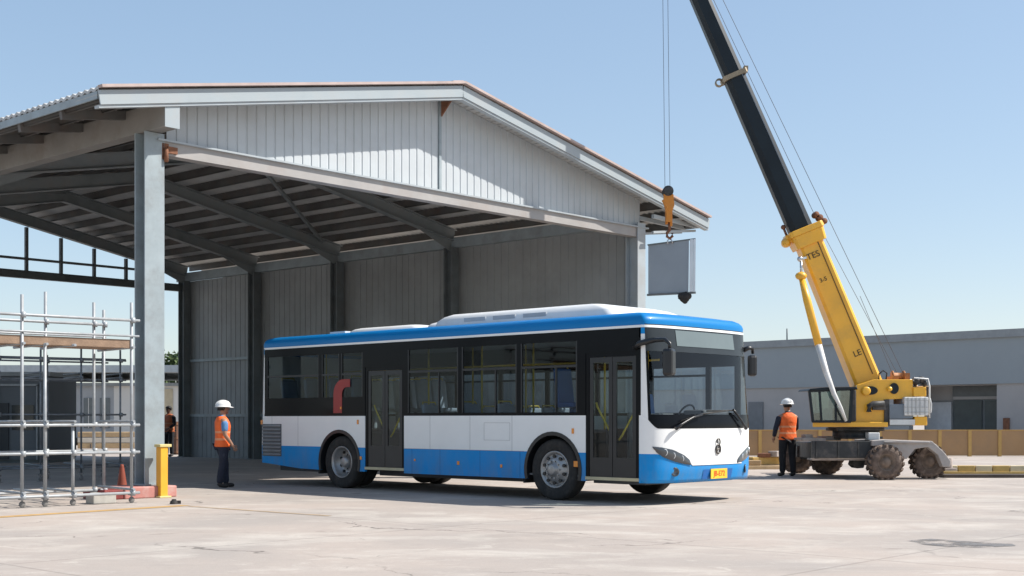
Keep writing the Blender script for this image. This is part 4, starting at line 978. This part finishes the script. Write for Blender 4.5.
def vestmat(name, col, band):
    def bld(nt, tc):
        N = nt.nodes; L = nt.links; sp = N.new('ShaderNodeSeparateXYZ'); L.new(tc.outputs['Object'], sp.inputs[0])
        f = None
        for z0 in (1.02, 1.17):
            a_ = N.new('ShaderNodeMath'); a_.operation = 'SUBTRACT'; L.new(sp.outputs['Z'], a_.inputs[0]); a_.inputs[1].default_value = z0
            b_ = N.new('ShaderNodeMath'); b_.operation = 'ABSOLUTE'; L.new(a_.outputs[0], b_.inputs[0])
            c_ = N.new('ShaderNodeMath'); c_.operation = 'LESS_THAN'; L.new(b_.outputs[0], c_.inputs[0]); c_.inputs[1].default_value = .022
            if f is None: f = c_.outputs[0]
            else:
                d_ = N.new('ShaderNodeMath'); d_.operation = 'MAXIMUM'; L.new(f, d_.inputs[0]); L.new(c_.outputs[0], d_.inputs[1]); f = d_.outputs[0]
        mx = N.new('ShaderNodeMix'); mx.data_type = 'RGBA'; L.new(f, mx.inputs['Factor']); mx.inputs[6].default_value = (*col, 1); mx.inputs[7].default_value = (*band, 1)
        return mx.outputs[2]
    return mat(name, col, .7, 0, .10, 9, bump=.8, bscale=11, build=bld)
M_vest = vestmat('orange_vest', (.90, .15, .025), (.85, .33, .16))
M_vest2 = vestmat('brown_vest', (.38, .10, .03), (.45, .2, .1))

def person(label, loc, rz, scale, arms, sleeve, long_sleeve, vest, trousers, helmet=True, head_yaw=0, stance=(.0, .0), skn=None):
    """local frame: faces +Y, right hand on +X; arms = per side (elbow, wrist, palm direction)"""
    skn = skn or M_skin
    t = thing('person', label, 'person', loc, rz, 'workers on the site'); t.scale = (scale * 1.13, scale * 1.13, scale)
    V = {'pelvis': (0, 0, .95, .135, .105), 'waist': (0, .0, 1.08, .125, .095), 'chest': (0, 0, 1.26, .150, .105), 'upper': (0, -.012, 1.40, .135, .085), 'nb': (0, -.015, 1.48, .062), 'nt': (0, .005, 1.545, .055),
         'jaw': (0, .028, 1.60, .066, .072), 'face': (0, .022, 1.665, .076, .092), 'skull': (0, .012, 1.725, .070, .085), 'top': (0, .008, 1.765, .040, .05)}
    E = [('pelvis', 'waist'), ('waist', 'chest'), ('chest', 'upper'), ('upper', 'nb'), ('nb', 'nt'), ('nt', 'jaw'), ('jaw', 'face'), ('face', 'skull'), ('skull', 'top')]
    parts = []
    for s, (el, wr), st in ((-1, arms[0], stance[0]), (1, arms[1], stance[1])):
        k = 'L' if s < 0 else 'R'
        V[k + 'sh'] = (s * .185, -.01, 1.415, .062); V[k + 'el'] = (*el, .043); V[k + 'fo'] = tuple((el[i] * .6 + wr[i] * .4) for i in range(3)) + (.042,); V[k + 'wr'] = (*wr, .029)
        d = (Vector(wr) - Vector(el)).normalized(); d = (d + Vector((0, .12, -.15))).normalized()
        pm = Vector(wr) + d * .055; V[k + 'pm'] = (*pm, .024, .040); kn = Vector(wr) + d * .095; V[k + 'kn'] = (*kn, .017, .042)
        E += [('upper', k + 'sh'), (k + 'sh', k + 'el'), (k + 'el', k + 'fo'), (k + 'fo', k + 'wr'), (k + 'wr', k + 'pm'), (k + 'pm', k + 'kn')]
        V[k + 'hip'] = (s * .092, 0, .88, .092); V[k + 'kn2'] = (s * .105, .015 + st * .55, .50, .058); V[k + 'ca'] = (s * .108, -.01 + st * .75, .34, .057); V[k + 'an'] = (s * .11, -.025 + st, .09, .038); V[k + 'ft'] = (s * .12, .06 + st, .045, .040); V[k + 'to'] = (s * .13, .15 + st, .035, .03)
        E += [('pelvis', k + 'hip'), (k + 'hip', k + 'kn2'), (k + 'kn2', k + 'ca'), (k + 'ca', k + 'an'), (k + 'an', k + 'ft'), (k + 'ft', k + 'to')]
        # fingers: four of unequal length curled towards the palm side, thumb from the side of the palm
        fw = Vector((0, 1, 0)); fw = (fw - d * fw.dot(d)).normalized(); inn = d.cross(fw) * (1 if (d.cross(fw)).x * s < 0 else -1)
        for i, ln in enumerate((.070, .080, .075, .058)):
            base = kn + fw * (.031 - .0205 * i) - d * .015
            p1 = base + d * (ln * .5); p2 = p1 + (d + inn * .5).normalized() * ln * .35; p3 = p2 + (d + inn * 1.2).normalized() * ln * .3
            parts.append(skin('f', {'a': (*base, .0095), 'b': (*p1, .0088), 'c': (*p2, .008), 'd': (*p3, .0065)}, [('a', 'b'), ('b', 'c'), ('c', 'd')], skn, None, 1))
        tb = Vector(wr) + d * .03 + fw * .02; t1 = tb + (d * .6 + fw * .8).normalized() * .035; t2 = t1 + (d + fw * .35 + inn * .3).normalized() * .03; t3 = t2 + (d + inn * .4).normalized() * .022
        parts.append(skin('f', {'a': (*tb, .013), 'b': (*t1, .0115), 'c': (*t2, .0095), 'd': (*t3, .0075)}, [('a', 'b'), ('b', 'c'), ('c', 'd')], skn, None, 1))
    body = skin('body', V, E, skn, None, 2)
    hm = Matrix.Translation((0, .01, 1.6)) @ Matrix.Rotation(head_yaw, 4, 'Z') @ Matrix.Translation((0, -.01, -1.6))
    for v in body.vertices:
        if v.co.z > 1.56: v.co = hm @ v.co
    fb = MB()     # nose, ears, brow, lips
    fb.add([(0, .118, 1.69), (-.014, .108, 1.645), (.014, .108, 1.645), (0, .140, 1.648), (-.017, .10, 1.635), (.017, .10, 1.635), (0, .118, 1.632)], [(0, 1, 3), (0, 3, 2), (1, 4, 3), (2, 3, 5), (4, 6, 3), (6, 5, 3)], True)
    for s in (-1, 1): fb.ball((s * .078, .005, 1.66), (.012, .022, .034), 8, 6)
    fb.ball((0, .105, 1.607), (.024, .010, .009), 8, 5); fb.ball((0, .092, 1.575), (.026, .018, .018), 8, 5)
    me = bpy.data.meshes.new('f'); me.from_pydata([hm @ Vector(v) for v in fb.v], [], fb.f)
    link_mesh('body', join_mesh('body', [body, me] + parts, skn), t)
    eb = MB()
    for s in (-1, 1): eb.ball(hm @ Vector((s * .031, .098, 1.672)), (.013, .009, .008), 8, 6)
    eb.build('eyes', mat('eye_dark', (.05, .04, .035), .3), t)
    hb = MB(); rows = []
    for i in range(8):
        a = PI / 2 * i / 7; r = []
        for j in range(21):
            th = 2 * PI * j / 20; drop = -.075 if math.sin(th) < .25 else -.005
            rr = math.cos(a) if i else 1.0
            r.append(hm @ Vector((.088 * math.cos(th) * rr, .012 + .103 * math.sin(th) * rr, 1.70 + (.085 * math.sin(a) if i else drop))))
        rows.append(r)
    hb.grid(rows); hb.build('hair', M_hair, t, solid=.006)
    if helmet:
        h = MB(); rows = []
        for i in range(10):
            a = PI / 2 * i / 9; rows.append([hm @ Vector((.117 * math.cos(2 * PI * j / 24) * math.cos(a), .01 + .142 * math.sin(2 * PI * j / 24) * math.cos(a), 1.712 + .128 * math.sin(a) ** .9)) for j in range(25)])
        h.grid(rows)
        rim = []
        for q, dz in ((1.0, .0), (1.10, -.006), (1.10, -.014), (.98, -.008)):
            rim.append([hm @ Vector((.117 * math.cos(2 * PI * j / 24) * q, .01 + (.142 * q + (.045 if q > 1 and math.sin(2 * PI * j / 24) > .3 else 0) * max(0, math.sin(2 * PI * j / 24))) * math.sin(2 * PI * j / 24), 1.712 + dz - (.012 if q > 1 and math.sin(2 * PI * j / 24) > .5 else 0))) for j in range(25)])
        h.grid(rim)
        h.path([hm @ Vector((0, .01 + .146 * math.cos(a_), 1.712 + .133 * math.sin(a_))) for a_ in [PI * i / 12 for i in range(1, 12)]], .008, 6)
        h.build('helmet', M_helmet, t)
    # clothes
    for s, (el, wr) in ((-1, arms[0]), (1, arms[1])):
        a_ = Vector((s * .178, -.01, 1.42)); e_ = Vector(el); w_ = Vector(wr)
        if long_sleeve: VV = {'a': (*a_, .078), 'b': (*(a_.lerp(e_, .5)), .064), 'c': (*e_, .056), 'd': (*(e_.lerp(w_, .5)), .052), 'e': (*(e_.lerp(w_, .93)), .043)}; EE = [('a', 'b'), ('b', 'c'), ('c', 'd'), ('d', 'e')]
        else: VV = {'a': (*a_, .078), 'b': (*(a_.lerp(e_, .45)), .068), 'c': (*(a_.lerp(e_, .88)), .064)}; EE = [('a', 'b'), ('b', 'c')]
        link_mesh('sleeve', skin('sleeve', VV, EE, sleeve, None, 2), t)
    TV = {'p': (0, 0, .97, .150, .118)}; TE = []
    for s, st in ((-1, stance[0]), (1, stance[1])):
        k = str(s)
        TV['h' + k] = (s * .095, 0, .84, .108); TV['m' + k] = (s * .10, .012 + st * .3, .66, .092); TV['k' + k] = (s * .106, .015 + st * .55, .49, .078); TV['c' + k] = (s * .108, -.008 + st * .8, .28, .072); TV['a' + k] = (s * .11, -.012 + st, .075, .066)
        TE += [('p', 'h' + k), ('h' + k, 'm' + k), ('m' + k, 'k' + k), ('k' + k, 'c' + k), ('c' + k, 'a' + k)]
    link_mesh('trousers', skin('trousers', TV, TE, trousers, None, 2), t)
    for s, st in ((-1, stance[0]), (1, stance[1])):
        m = skin('boot', {'a': (s * .11, -.02 + st, .12, .058), 'b': (s * .11, -.015 + st, .055, .056), 'c': (s * .12, .07 + st, .048, .050), 'd': (s * .128, .155 + st, .042, .044)}, [('a', 'b'), ('b', 'c'), ('c', 'd')], M_boot, None, 2)
        zmin = min(v.co.z for v in m.vertices)
        for v in m.vertices: v.co.z = max(v.co.z - zmin, 0)
        link_mesh('boot', m, t)
    vb = MB(); rows = []
    for z, rx, ry, yo in ((.86, .185, .135, 0), (.90, .183, .134, 0), (1.0, .172, .126, 0), (1.1, .168, .122, .0), (1.2, .178, .128, 0), (1.3, .190, .132, 0), (1.38, .190, .124, -.006), (1.43, .165, .105, -.01), (1.475, .115, .085, -.014), (1.50, .075, .07, -.016)):
        r = []
        for j in range(33):
            th = 2 * PI * j / 32; cc, ss = math.cos(th), math.sin(th)
            wob = 1 + .018 * math.sin(3 * th + z * 9) + .012 * math.sin(7 * th - z * 15)
            r.append(Vector((rx * wob * math.copysign(abs(cc) ** .8, cc), yo + ry * wob * math.copysign(abs(ss) ** .8, ss), z)))
        rows.append(r)
    vb.grid(rows); vb.build('vest', vest, t, solid=.008)
    cb_ = MB(); cb_.lathe((0, -.013, 1.475), (0, .02, 1), [(0, .085), (.03, .066), (.055, .06), (.05, .054)], 20); cb_.build('collar', sleeve, t)
    return t
def hgt(px, feet, top):   # scale so that the figure's 1.84 m reaches from feet to helmet top
    g_ = ground(px, feet); return (feet - top) * g_.y / FPX / 1.84
person('worker in orange vest, blue sleeves and white helmet standing by the rear of the bus', ground(222.5, 487.5), R(-62), hgt(222, 487, 400.5),
       (((-.235, -.03, 1.13), (-.235, .10, .90)), ((.235, -.02, 1.12), (.225, .12, .90))), M_shirt, False, M_vest, M_navy, head_yaw=R(-6), stance=(.11, -.07))
person('worker in orange vest and dark long sleeves seen from behind near the crane', ground(787.5, 476.2), R(14), hgt(788, 475.5, 398.5),
       (((-.275, -.02, 1.14), (-.25, .12, .92)), ((.235, .06, 1.13), (.16, .24, 1.02))), M_navy, True, M_vest, M_blackc, head_yaw=R(12), stance=(.02, -.03))
person('bareheaded worker in brown vest and black clothes in the shade behind the yellow post', ground(169, 456.5), R(150), hgt(165, 457, 403) * .98,
       (((-.26, .02, 1.13), (-.2, .2, 1.0)), ((.26, .02, 1.13), (.2, .2, 1.02))), M_blackc, True, M_vest2, M_blackc, helmet=False, skn=M_skin_d)
# ================================================================== SCAFFOLD TOWERS
def tower(label, o, rz, xs_front, xs_back, width, length, top, m, plank=True, rails=(.17, .85, 1.30, 3.04), mid=2.78, r=.026, wob=0):
    t = thing('scaffold_tower', label, 'scaffold', o, rz, 'scaffold towers by the shed')
    for y, xs_ in ((0, xs_front), (width, xs_back)):
        for x, zt in xs_:
            b = MB(); b.tube((x, y, .16), (x, y, zt), r, 10); b.tube((x, y, .05), (x, y, .17), .014, 6)
            for z in rails:
                if z < zt: b.tube((x, y - .05, z - .045), (x, y - .05, z + .045), .045, 8); b.tube((x, y - .09, z), (x, y + .03, z), .02, 6)
            u_ = b.build('upright', m, t)
            b = MB(); b.lathe((x, y - .03, .055), (0, 1, 0), [(.012, 0), (.012, .04), (.018, .05), (.036, .05), (.042, .04), (.042, 0)], 16); b.box((x, y, .15), (.09, .09, .04)); b.box((x, y, .003), (.14, .14, .006)); b.build('caster', mat('caster_grey', (.20, .19, .18), .7, 0, .2), u_)
    xs0 = min(x for x, _ in xs_front) - .12; xs1 = max(x for x, _ in xs_front) + .12
    for z in rails:
        for y in (0, width):
            b = MB(); b.tube((xs0, y - .05, z), (xs1, y - .05, z), r * .95, 10); b.build('rail', m, t)
    b = MB(); b.tube((xs0, -.03, mid), (xs1, -.03, mid), r * .7, 8); b.build('guard_rail', m, t)
    b = MB(); b.tube((xs0, width, mid + .05), (xs1, width, mid + .05), r * .7, 8); b.build('guard_rail', m, t)
    for x, _ in xs_front:
        for z in (rails[0] + .06, rails[2] + .06, top - .75):
            b = MB(); b.tube((x, -.1, z), (x, width + .05, z), r * .85, 8); b.build('transom', m, t)
    if plank:
        for i in range(4):
            y = .05 + i * (width - .1) / 4 + .12
            b = MB(); b.b2((xs0 - .05, y - .125, top - .74), (xs1 - .06 - .03 * (i % 2), y + .125, top - .685)); b.build('plank', M_wood, t, bevel=.008)
        b = MB(); b.b2((xs0 - .05, -.0, top - .76), (xs1 - .1, .03, top - .62)); b.build('toe_board', M_wood, t, bevel=.005)
    return t
A, B_ = ground(131.5, 503), ground(22, 508)
dv = (B_ - A); ang = math.atan2(-dv.y, -dv.x)      # local +x from left standard to right standard
W1 = dv.length
tower('scaffold tower of grey tubes with a plank deck at the left edge of the yard', A, ang,
      [(0, 3.34), (-W1, 3.36), (-2 * W1, 3.4), (-.55 * W1, 1.28), (-.80 * W1, 2.6)], [(-.1, 3.42), (-.52 * W1, 3.55), (-1.0 * W1, 3.4), (.08, 3.30)], 1.25, 2 * W1, 3.34, M_galv)
M_galvd = mat('old_tube', (.22, .235, .25), .5, .4, .2, 8)
tower('second thinner scaffold farther back under the shed roof', Vector((-9.1, 30.2, 0)), R(35),
      [(0, 3.0), (-.9, 3.1), (-1.8, 3.0), (-2.7, 3.3)], [(0, 3.0), (-1.3, 2.9), (-2.7, 3.1)], 1.3, 2.7, 3.2, M_galvd, plank=False, rails=(.3, 1.5, 2.3, 2.75), r=.022)

# material pile below the far scaffold
def pile(name, label, o, rz, specs):
    t = thing(name, label, 'timber stack' if 'timber' in name else 'rubble heap', o, rz, 'timber stacks in the yard' if 'timber' in name else None)
    for i, (x, y, z, dx, dy, dz, a, nm, m) in enumerate(specs):
        b = MB(); b.box((x, y, z), (dx, dy, dz), Matrix.Rotation(R(a), 3, 'Z')); b.build(nm, m, t, bevel=min(dx, dy, dz) * .12)
    return t
M_tan = mat('tan_timber', (.42, .30, .17), .8, 0, .2, 4)
M_yt = mat('yellow_timber', (.50, .34, .11), .75, 0, .2, 4)
pile('rubble_heap', 'dark heap of blocks and scrap behind the scaffold', ground(68, 449), .2,
     [(random.uniform(-1.4, 1.4), random.uniform(-.5, .5), .15 + .13 * (i % 4), random.uniform(.3, .7), random.uniform(.3, .6), .22, random.uniform(0, 90), 'block', mat('scrap_dark', (.09, .08, .075), .9, 0, .3)) for i in range(16)] )
pile('timber_stack', 'low stack of tan timber boards behind the scaffold', ground(108, 449), .1,
     [(0, 0, .16 + .26 * i, 2.6, .8, .24, 0, 'board', (M_tan, mat('board_pale', (.55, .50, .42), .8, 0, .1))[i % 2]) for i in range(3)])
pile('timber_stack', 'long yellow timber beam resting on a dark steel plate at the far right', ground(1010, 477.5), R(0),
     [(0, 0, .04, 3.3, .45, .08, 0, 'steel_plate', mat('plate_rust_dark', (.07, .055, .045), .8, 0, .3))] +
     [(-1.3 + .42 * i, .5, .19, .40, .12, .16, 0, 'beam_piece', M_yt if i % 2 else mat('timber_pale', (.62, .52, .33), .8)) for i in range(9)] + [(.3, .55, .09, 4.0, .28, .06, 0, 'beam_base', M_yt)])
pile('timber_stack', 'yellow and brown timber pieces lying left of the worker by the crane', ground(764, 469), R(8),
     [(-.2, 0, .05, 2.2, .6, .10, 0, 'board', M_tan), (.3, .25, .22, 1.3, .35, .22, 6, 'board', M_yt), (-.5, .1, .18, .8, .4, .14, -8, 'board', M_tan), (.5, .1, .42, .6, .35, .16, 25, 'board', M_dust), (.05, .15, .38, .35, .3, .12, -15, 'board', M_rust)])

# ================================================================== SITE FENCE behind the crane
fc = thing('site_fence', 'low tan panel fence with posts in front of the grey warehouse', 'fence', (0, 0, 0))
M_fence = mat('fence_tan', (.36, .22, .11), .8, 0, .10, 1.0, dirt=(.28, .19, .12), dirt_amt=.5)
M_fpost = mat('fence_post', (.50, .31, .10), .7, 0, .1)
FY = 48.6
x = K(700) * FY; i = 0
while x < K(1100) * FY:
    b = MB(); b.b2((x + .06, FY, .03), (x + 1.06, FY + .04, .97)); b.build('fence_panel', M_fence, fc)
    b = MB(); b.b2((x - .06, FY - .04, 0), (x + .06, FY + .08, 1.0)); b.build('fence_post', M_fpost, fc)
    x += 1.12; i += 1
b = MB(); b.b2((K(700) * FY, FY - .02, .97), (x, FY + .06, 1.0)); b.build('fence_cap', M_fpost, fc)

# ================================================================== GREY WAREHOUSE at right
wa, wb = Vector((K(640) * 69.5, 69.5, 0)), Vector((K(1120) * 52.5, 52.5, 0))
wr = math.atan2(wb.y - wa.y, wb.x - wa.x); WL = (wb - wa).length
wh = thing('warehouse', 'long flat-roofed grey warehouse with a recessed shop front at right', 'warehouse', wa, wr)
def wx(px): k = K(px); d = (wb - wa).normalized(); return (k * wa.y - wa.x) / (d.x - k * d.y)
def wz(px, py): d = (wb - wa).normalized(); Y = wa.y + d.y * wx(px); return EYE + (HY - py) * Y / FPX
M_wup = mat('warehouse_cladding', (.29, .325, .345), .6, 0, .05, .3, dirt=(.17, .20, .22), dirt_amt=.4, dirt_scale=.3)
M_wlow = mat('warehouse_wall', (.39, .375, .365), .8, 0, .05, .3, dirt=(.27, .26, .26), dirt_amt=.4, dirt_scale=.4)
zt, zm = wz(760, 343.5), wz(760, 386)
zm = (zm + wz(1010, 386)) / 2; zt = (zt + wz(1020, 331.5)) / 2
b = MB(); b.b2((0, 0, zm), (WL, 22, zt)); n = int(WL / .5)
for i in range(0): b.b2((i * .5, -.004, zm), (i * .5 + .02, .001, zt - .25))
b.build('cladding', M_wup, wh)
b = MB(); b.b2((-.1, -.12, zt - .22), (WL + .1, .05, zt + .12)); b.build('parapet', mat('warehouse_parapet', (.26, .28, .29), .6), wh)
oa, ob, oz = wx(908), wx(996), wz(960, 381)
b = MB(); b.b2((0, .08, 0), (oa, .5, zm)); b.b2((ob, .08, 0), (WL, .5, zm)); b.b2((oa, .6, zm - .05), (ob, .9, zm)); b.b2((oa, 1.6, 0), (ob, 1.7, zm)); b.build('wall', M_wlow, wh)
b = MB(); x0, x1 = wx(938), wx(994)
b.b2((x0, 1.45, 0), (x1, 1.6, zm - .05)); sf = b.build('shop_front', mat('shopfront_frame', (.13, .145, .15), .5), wh)
for a_, c_ in ((940, 968), (971, 992)):
    b = MB(); b.b2((wx(a_), 1.4, .2), (wx(c_), 1.44, wz(960, 400))); b.build('pane', mat('dark_shop_glass', (.05, .07, .075), .08, 0, .1), sf)
b = MB(); b.b2((wx(939), 1.39, wz(960, 399)), (wx(993), 1.44, wz(960, 396))); b.build('shop_front_rail', M_wlow, sf)
b = MB(); b.b2((wx(912), 1.3, 0), (wx(938), 1.5, wz(925, 402))); b.build('white_panel', mat('pale_panel', (.50, .51, .52), .7), wh)
b = MB(); b.b2((wx(748), .02, 0), (wx(762.5), .075, wz(755, 402))); b.build('door', mat('grey_door', (.17, .18, .19), .6), wh)
b = MB(); b.b2((wx(1003), .0, .9), (wx(1009), .07, wz(1006, 418))); b.build('rusty_box', M_rust, wh)
b = MB(); p0_ = Vector((wx(776), 1.0, zt)); b.tube(p0_, p0_ + Vector((0, 0, .75)), .035, 6); b.build('roof_mast', M_steel_dark, wh)
# ================================================================== BUILDINGS behind, at left
M_far = mat('far_shed_wall', (.33, .35, .37), .8, 0, .05, .3); M_farw = mat('far_white_wall', (.62, .61, .58), .8, 0, .05, .3); M_fy = mat('far_cream_wall', (.48, .42, .30), .8)
LS = thing('low_shed', 'long low pale industrial shed seen beyond the open shed side', 'shed', (0, 0, 0))
Yd = 72.0
def lx(px, Y=Yd): return K(px) * Y
def lz(py, Y=Yd): return EYE + (HY - py) * Y / FPX
b = MB(); b.b2((lx(-260), Yd, 0), (lx(114), Yd + 14, lz(385))); b.build('wall', M_far, LS)
b = MB(); b.b2((lx(114), Yd - .02, 0), (lx(134), Yd + 14, lz(385))); b.b2((lx(134), Yd, 0), (lx(200), Yd + 14, lz(385))); b.build('wall_bay', M_farw, LS)
b = MB(); b.b2((lx(150), Yd - .06, 0), (lx(173), Yd - .03, lz(389))); b.build('cream_wall', M_fy, LS)
b = MB(); b.b2((lx(-262), Yd - 1.2, lz(373)), (lx(215), Yd + 14, lz(366))); b.build('roof', mat('far_roof', (.36, .40, .42), .6), LS)
b = MB(); b.b2((lx(-262), Yd - .3, lz(386)), (lx(215), Yd - .06, lz(383))); b.build('eave', mat('far_eave', (.22, .24, .25), .6), LS)
for px in (60, 84, 100):
    b = MB(); b.b2((lx(px), Yd - .05, lz(428)), (lx(px + 10), Yd - .01, lz(398))); w_ = b.build('window', mat('far_window', (.12, .14, .15), .2), LS)
    b = MB(); b.b2((lx(px + 4.7), Yd - .09, lz(428)), (lx(px + 5.3), Yd - .05, lz(398))); b.build('mullion', M_farw, w_)
so = thing('site_office', 'dark grey portable site office with a pale framed doorway behind the scaffold', 'site office', (lx(0, 41.5), 41.5, 0))
Yo = 41.5
def ox(px): return K(px) * Yo - lx(0, 41.5)
def oz_(py): return EYE + (HY - py) * Yo / FPX
M_off = mat('office_panel', (.15, .165, .18), .7, 0, .08, .5)
b = MB(); b.b2((ox(-130), 0, .1), (ox(49), 2.6, oz_(376))); b.build('wall', M_off, so)
b = MB(); b.b2((ox(-132), -.15, oz_(376)), (ox(52), 2.75, oz_(372))); b.build('roof', mat('office_roof', (.30, .32, .33), .6), so)
b = MB(); b.b2((ox(0) , -.04, .12), (ox(9), -.005, oz_(403))); b.build('door', mat('office_door', (.03, .035, .04), .5), so)
b = MB(); b.b2((ox(12) , -.03, oz_(430)), (ox(34), -.005, oz_(405))); b.build('window', mat('office_glass', (.04, .05, .055), .1), so)
b = MB(); b.b2((ox(-2), -.08, .1), (ox(-.8), -.041, oz_(385))); b.b2((ox(37), -.08, .1), (ox(38.4), -.041, oz_(385))); b.b2((ox(-2), -.08, oz_(386)), (ox(38.4), -.041, oz_(384))); b.build('door_frame', M_galv, so)
b = MB(); b.b2((ox(-130), .1, 0), (ox(49), 2.5, .1)); b.build('footing', M_steel_dark, so)
cr = thing('brown_crate', 'tall brown crate standing against the shed wall beside the worker in shade', 'crate', ground(177, 454.5), HR)
b = MB(); b.box((0, 0, .65), (.32, .4, 1.3)); b.build('crate_box', mat('crate_brown', (.13, .065, .04), .8, 0, .2, 5), cr)
b = MB()
for z in (.1, .65, 1.2): b.box((0, -.21, z), (.34, .03, .08)); b.box((-.17, 0, z), (.03, .42, .08))
b.build('crate_batten', mat('crate_batten_brown', (.18, .09, .05), .8), cr)

# ================================================================== TREES far behind
M_leafs = [mat('foliage_a', (.05, .085, .025), .8, 0, .3, 2), mat('foliage_b', (.085, .12, .04), .8, 0, .3, 2)]
M_bark = mat('bark', (.12, .09, .07), .9)
def tree(label, loc, h, cr_, seed):
    rn = random.Random(seed); t = thing('tree', label, 'tree', loc, 0, None)
    b = MB(); b.tube((0, 0, 0), (0, 0, h * .55), h * .035, 8, h * .02)
    cl = []
    for i in range(9):
        a = 2 * PI * i / 9; q = Vector((math.cos(a) * cr_ * rn.uniform(.3, .7), math.sin(a) * cr_ * rn.uniform(.3, .7), h * rn.uniform(.5, .9)))
        b.tube((0, 0, h * rn.uniform(.3, .5)), q, h * .014, 6, h * .005); cl.append((q, cr_ * rn.uniform(.3, .5)))
    b.build('trunk', M_bark, t)
    b = MB()
    for q, r in cl:
        for i in range(230):
            d = Vector((rn.gauss(0, 1), rn.gauss(0, 1), rn.gauss(0, .8))).normalized() * r * rn.uniform(.5, 1.1)
            p = q + d; u = Vector((rn.gauss(0, 1), rn.gauss(0, 1), rn.gauss(0, 1))).normalized(); w = u.cross(Vector((rn.gauss(0, 1), rn.gauss(0, 1), rn.gauss(0, 1)))).normalized()
            s = rn.uniform(.10, .22); b.cur = rn.random() > .5
            b.add([p - u * s, p + w * s * .5, p + u * s, p - w * s * .5], [(0, 1, 2, 3)])
    b.mi = [int(v) for v in b.mi]; b.build('crown', M_leafs, t, fix=False)
tree('leafy green tree above the low shed roof, seen between the column and the shed wall', Vector((K(169) * 92, 92, 0)), 6.4, 2.0, 3)

# ================================================================== LIGHT, SKY, CAMERA
ts = Vector((2.9, .05, 3.2)).normalized()
el = math.asin(ts.z); az = math.atan2(ts.x, ts.y)
w = bpy.data.worlds.new('World'); scene.world = w; w.use_nodes = True
nt = w.node_tree; bg = nt.nodes['Background']
sk = nt.nodes.new('ShaderNodeTexSky'); sk.sky_type = 'NISHITA'; sk.sun_disc = False; sk.sun_elevation = el; sk.sun_rotation = az
sk.air_density = SKY[0]; sk.dust_density = SKY[1]; sk.ozone_density = SKY[2]
hs = nt.nodes.new('ShaderNodeHueSaturation'); hs.inputs['Saturation'].default_value = 1.32; gm = nt.nodes.new('ShaderNodeGamma'); gm.inputs['Gamma'].default_value = .52; nt.links.new(sk.outputs[0], gm.inputs['Color']); nt.links.new(gm.outputs[0], hs.inputs['Color']); nt.links.new(hs.outputs[0], bg.inputs['Color']); bg.inputs['Strength'].default_value = SKY[3]
sl = bpy.data.lights.new('sun', 'SUN'); sl.energy = SUN; sl.angle = R(.55); sl.color = (1, .955, .89)
so_ = bpy.data.objects.new('sun', sl); COL.objects.link(so_); so_.rotation_euler = (-ts).to_track_quat('-Z', 'Y').to_euler(); so_.location = ts * 60
cd = bpy.data.cameras.new('camera'); cam = bpy.data.objects.new('camera', cd); COL.objects.link(cam)
cam.location = (0, 0, EYE); cam.rotation_euler = (R(90), 0, 0)
cd.sensor_width = 36; cd.lens = FPX / 1024 * 36; cd.shift_y = (HY - 288) / 1024; cd.clip_end = 8000; cd.clip_start = .1
scene.camera = cam
scene.view_settings.view_transform = 'Standard'; scene.view_settings.look = 'None'; scene.view_settings.gamma = 1; scene.view_settings.exposure = EXPO
scene.render.engine = 'CYCLES'
scene.cycles.max_bounces = 10; scene.cycles.transparent_max_bounces = 24; scene.cycles.use_denoising = True
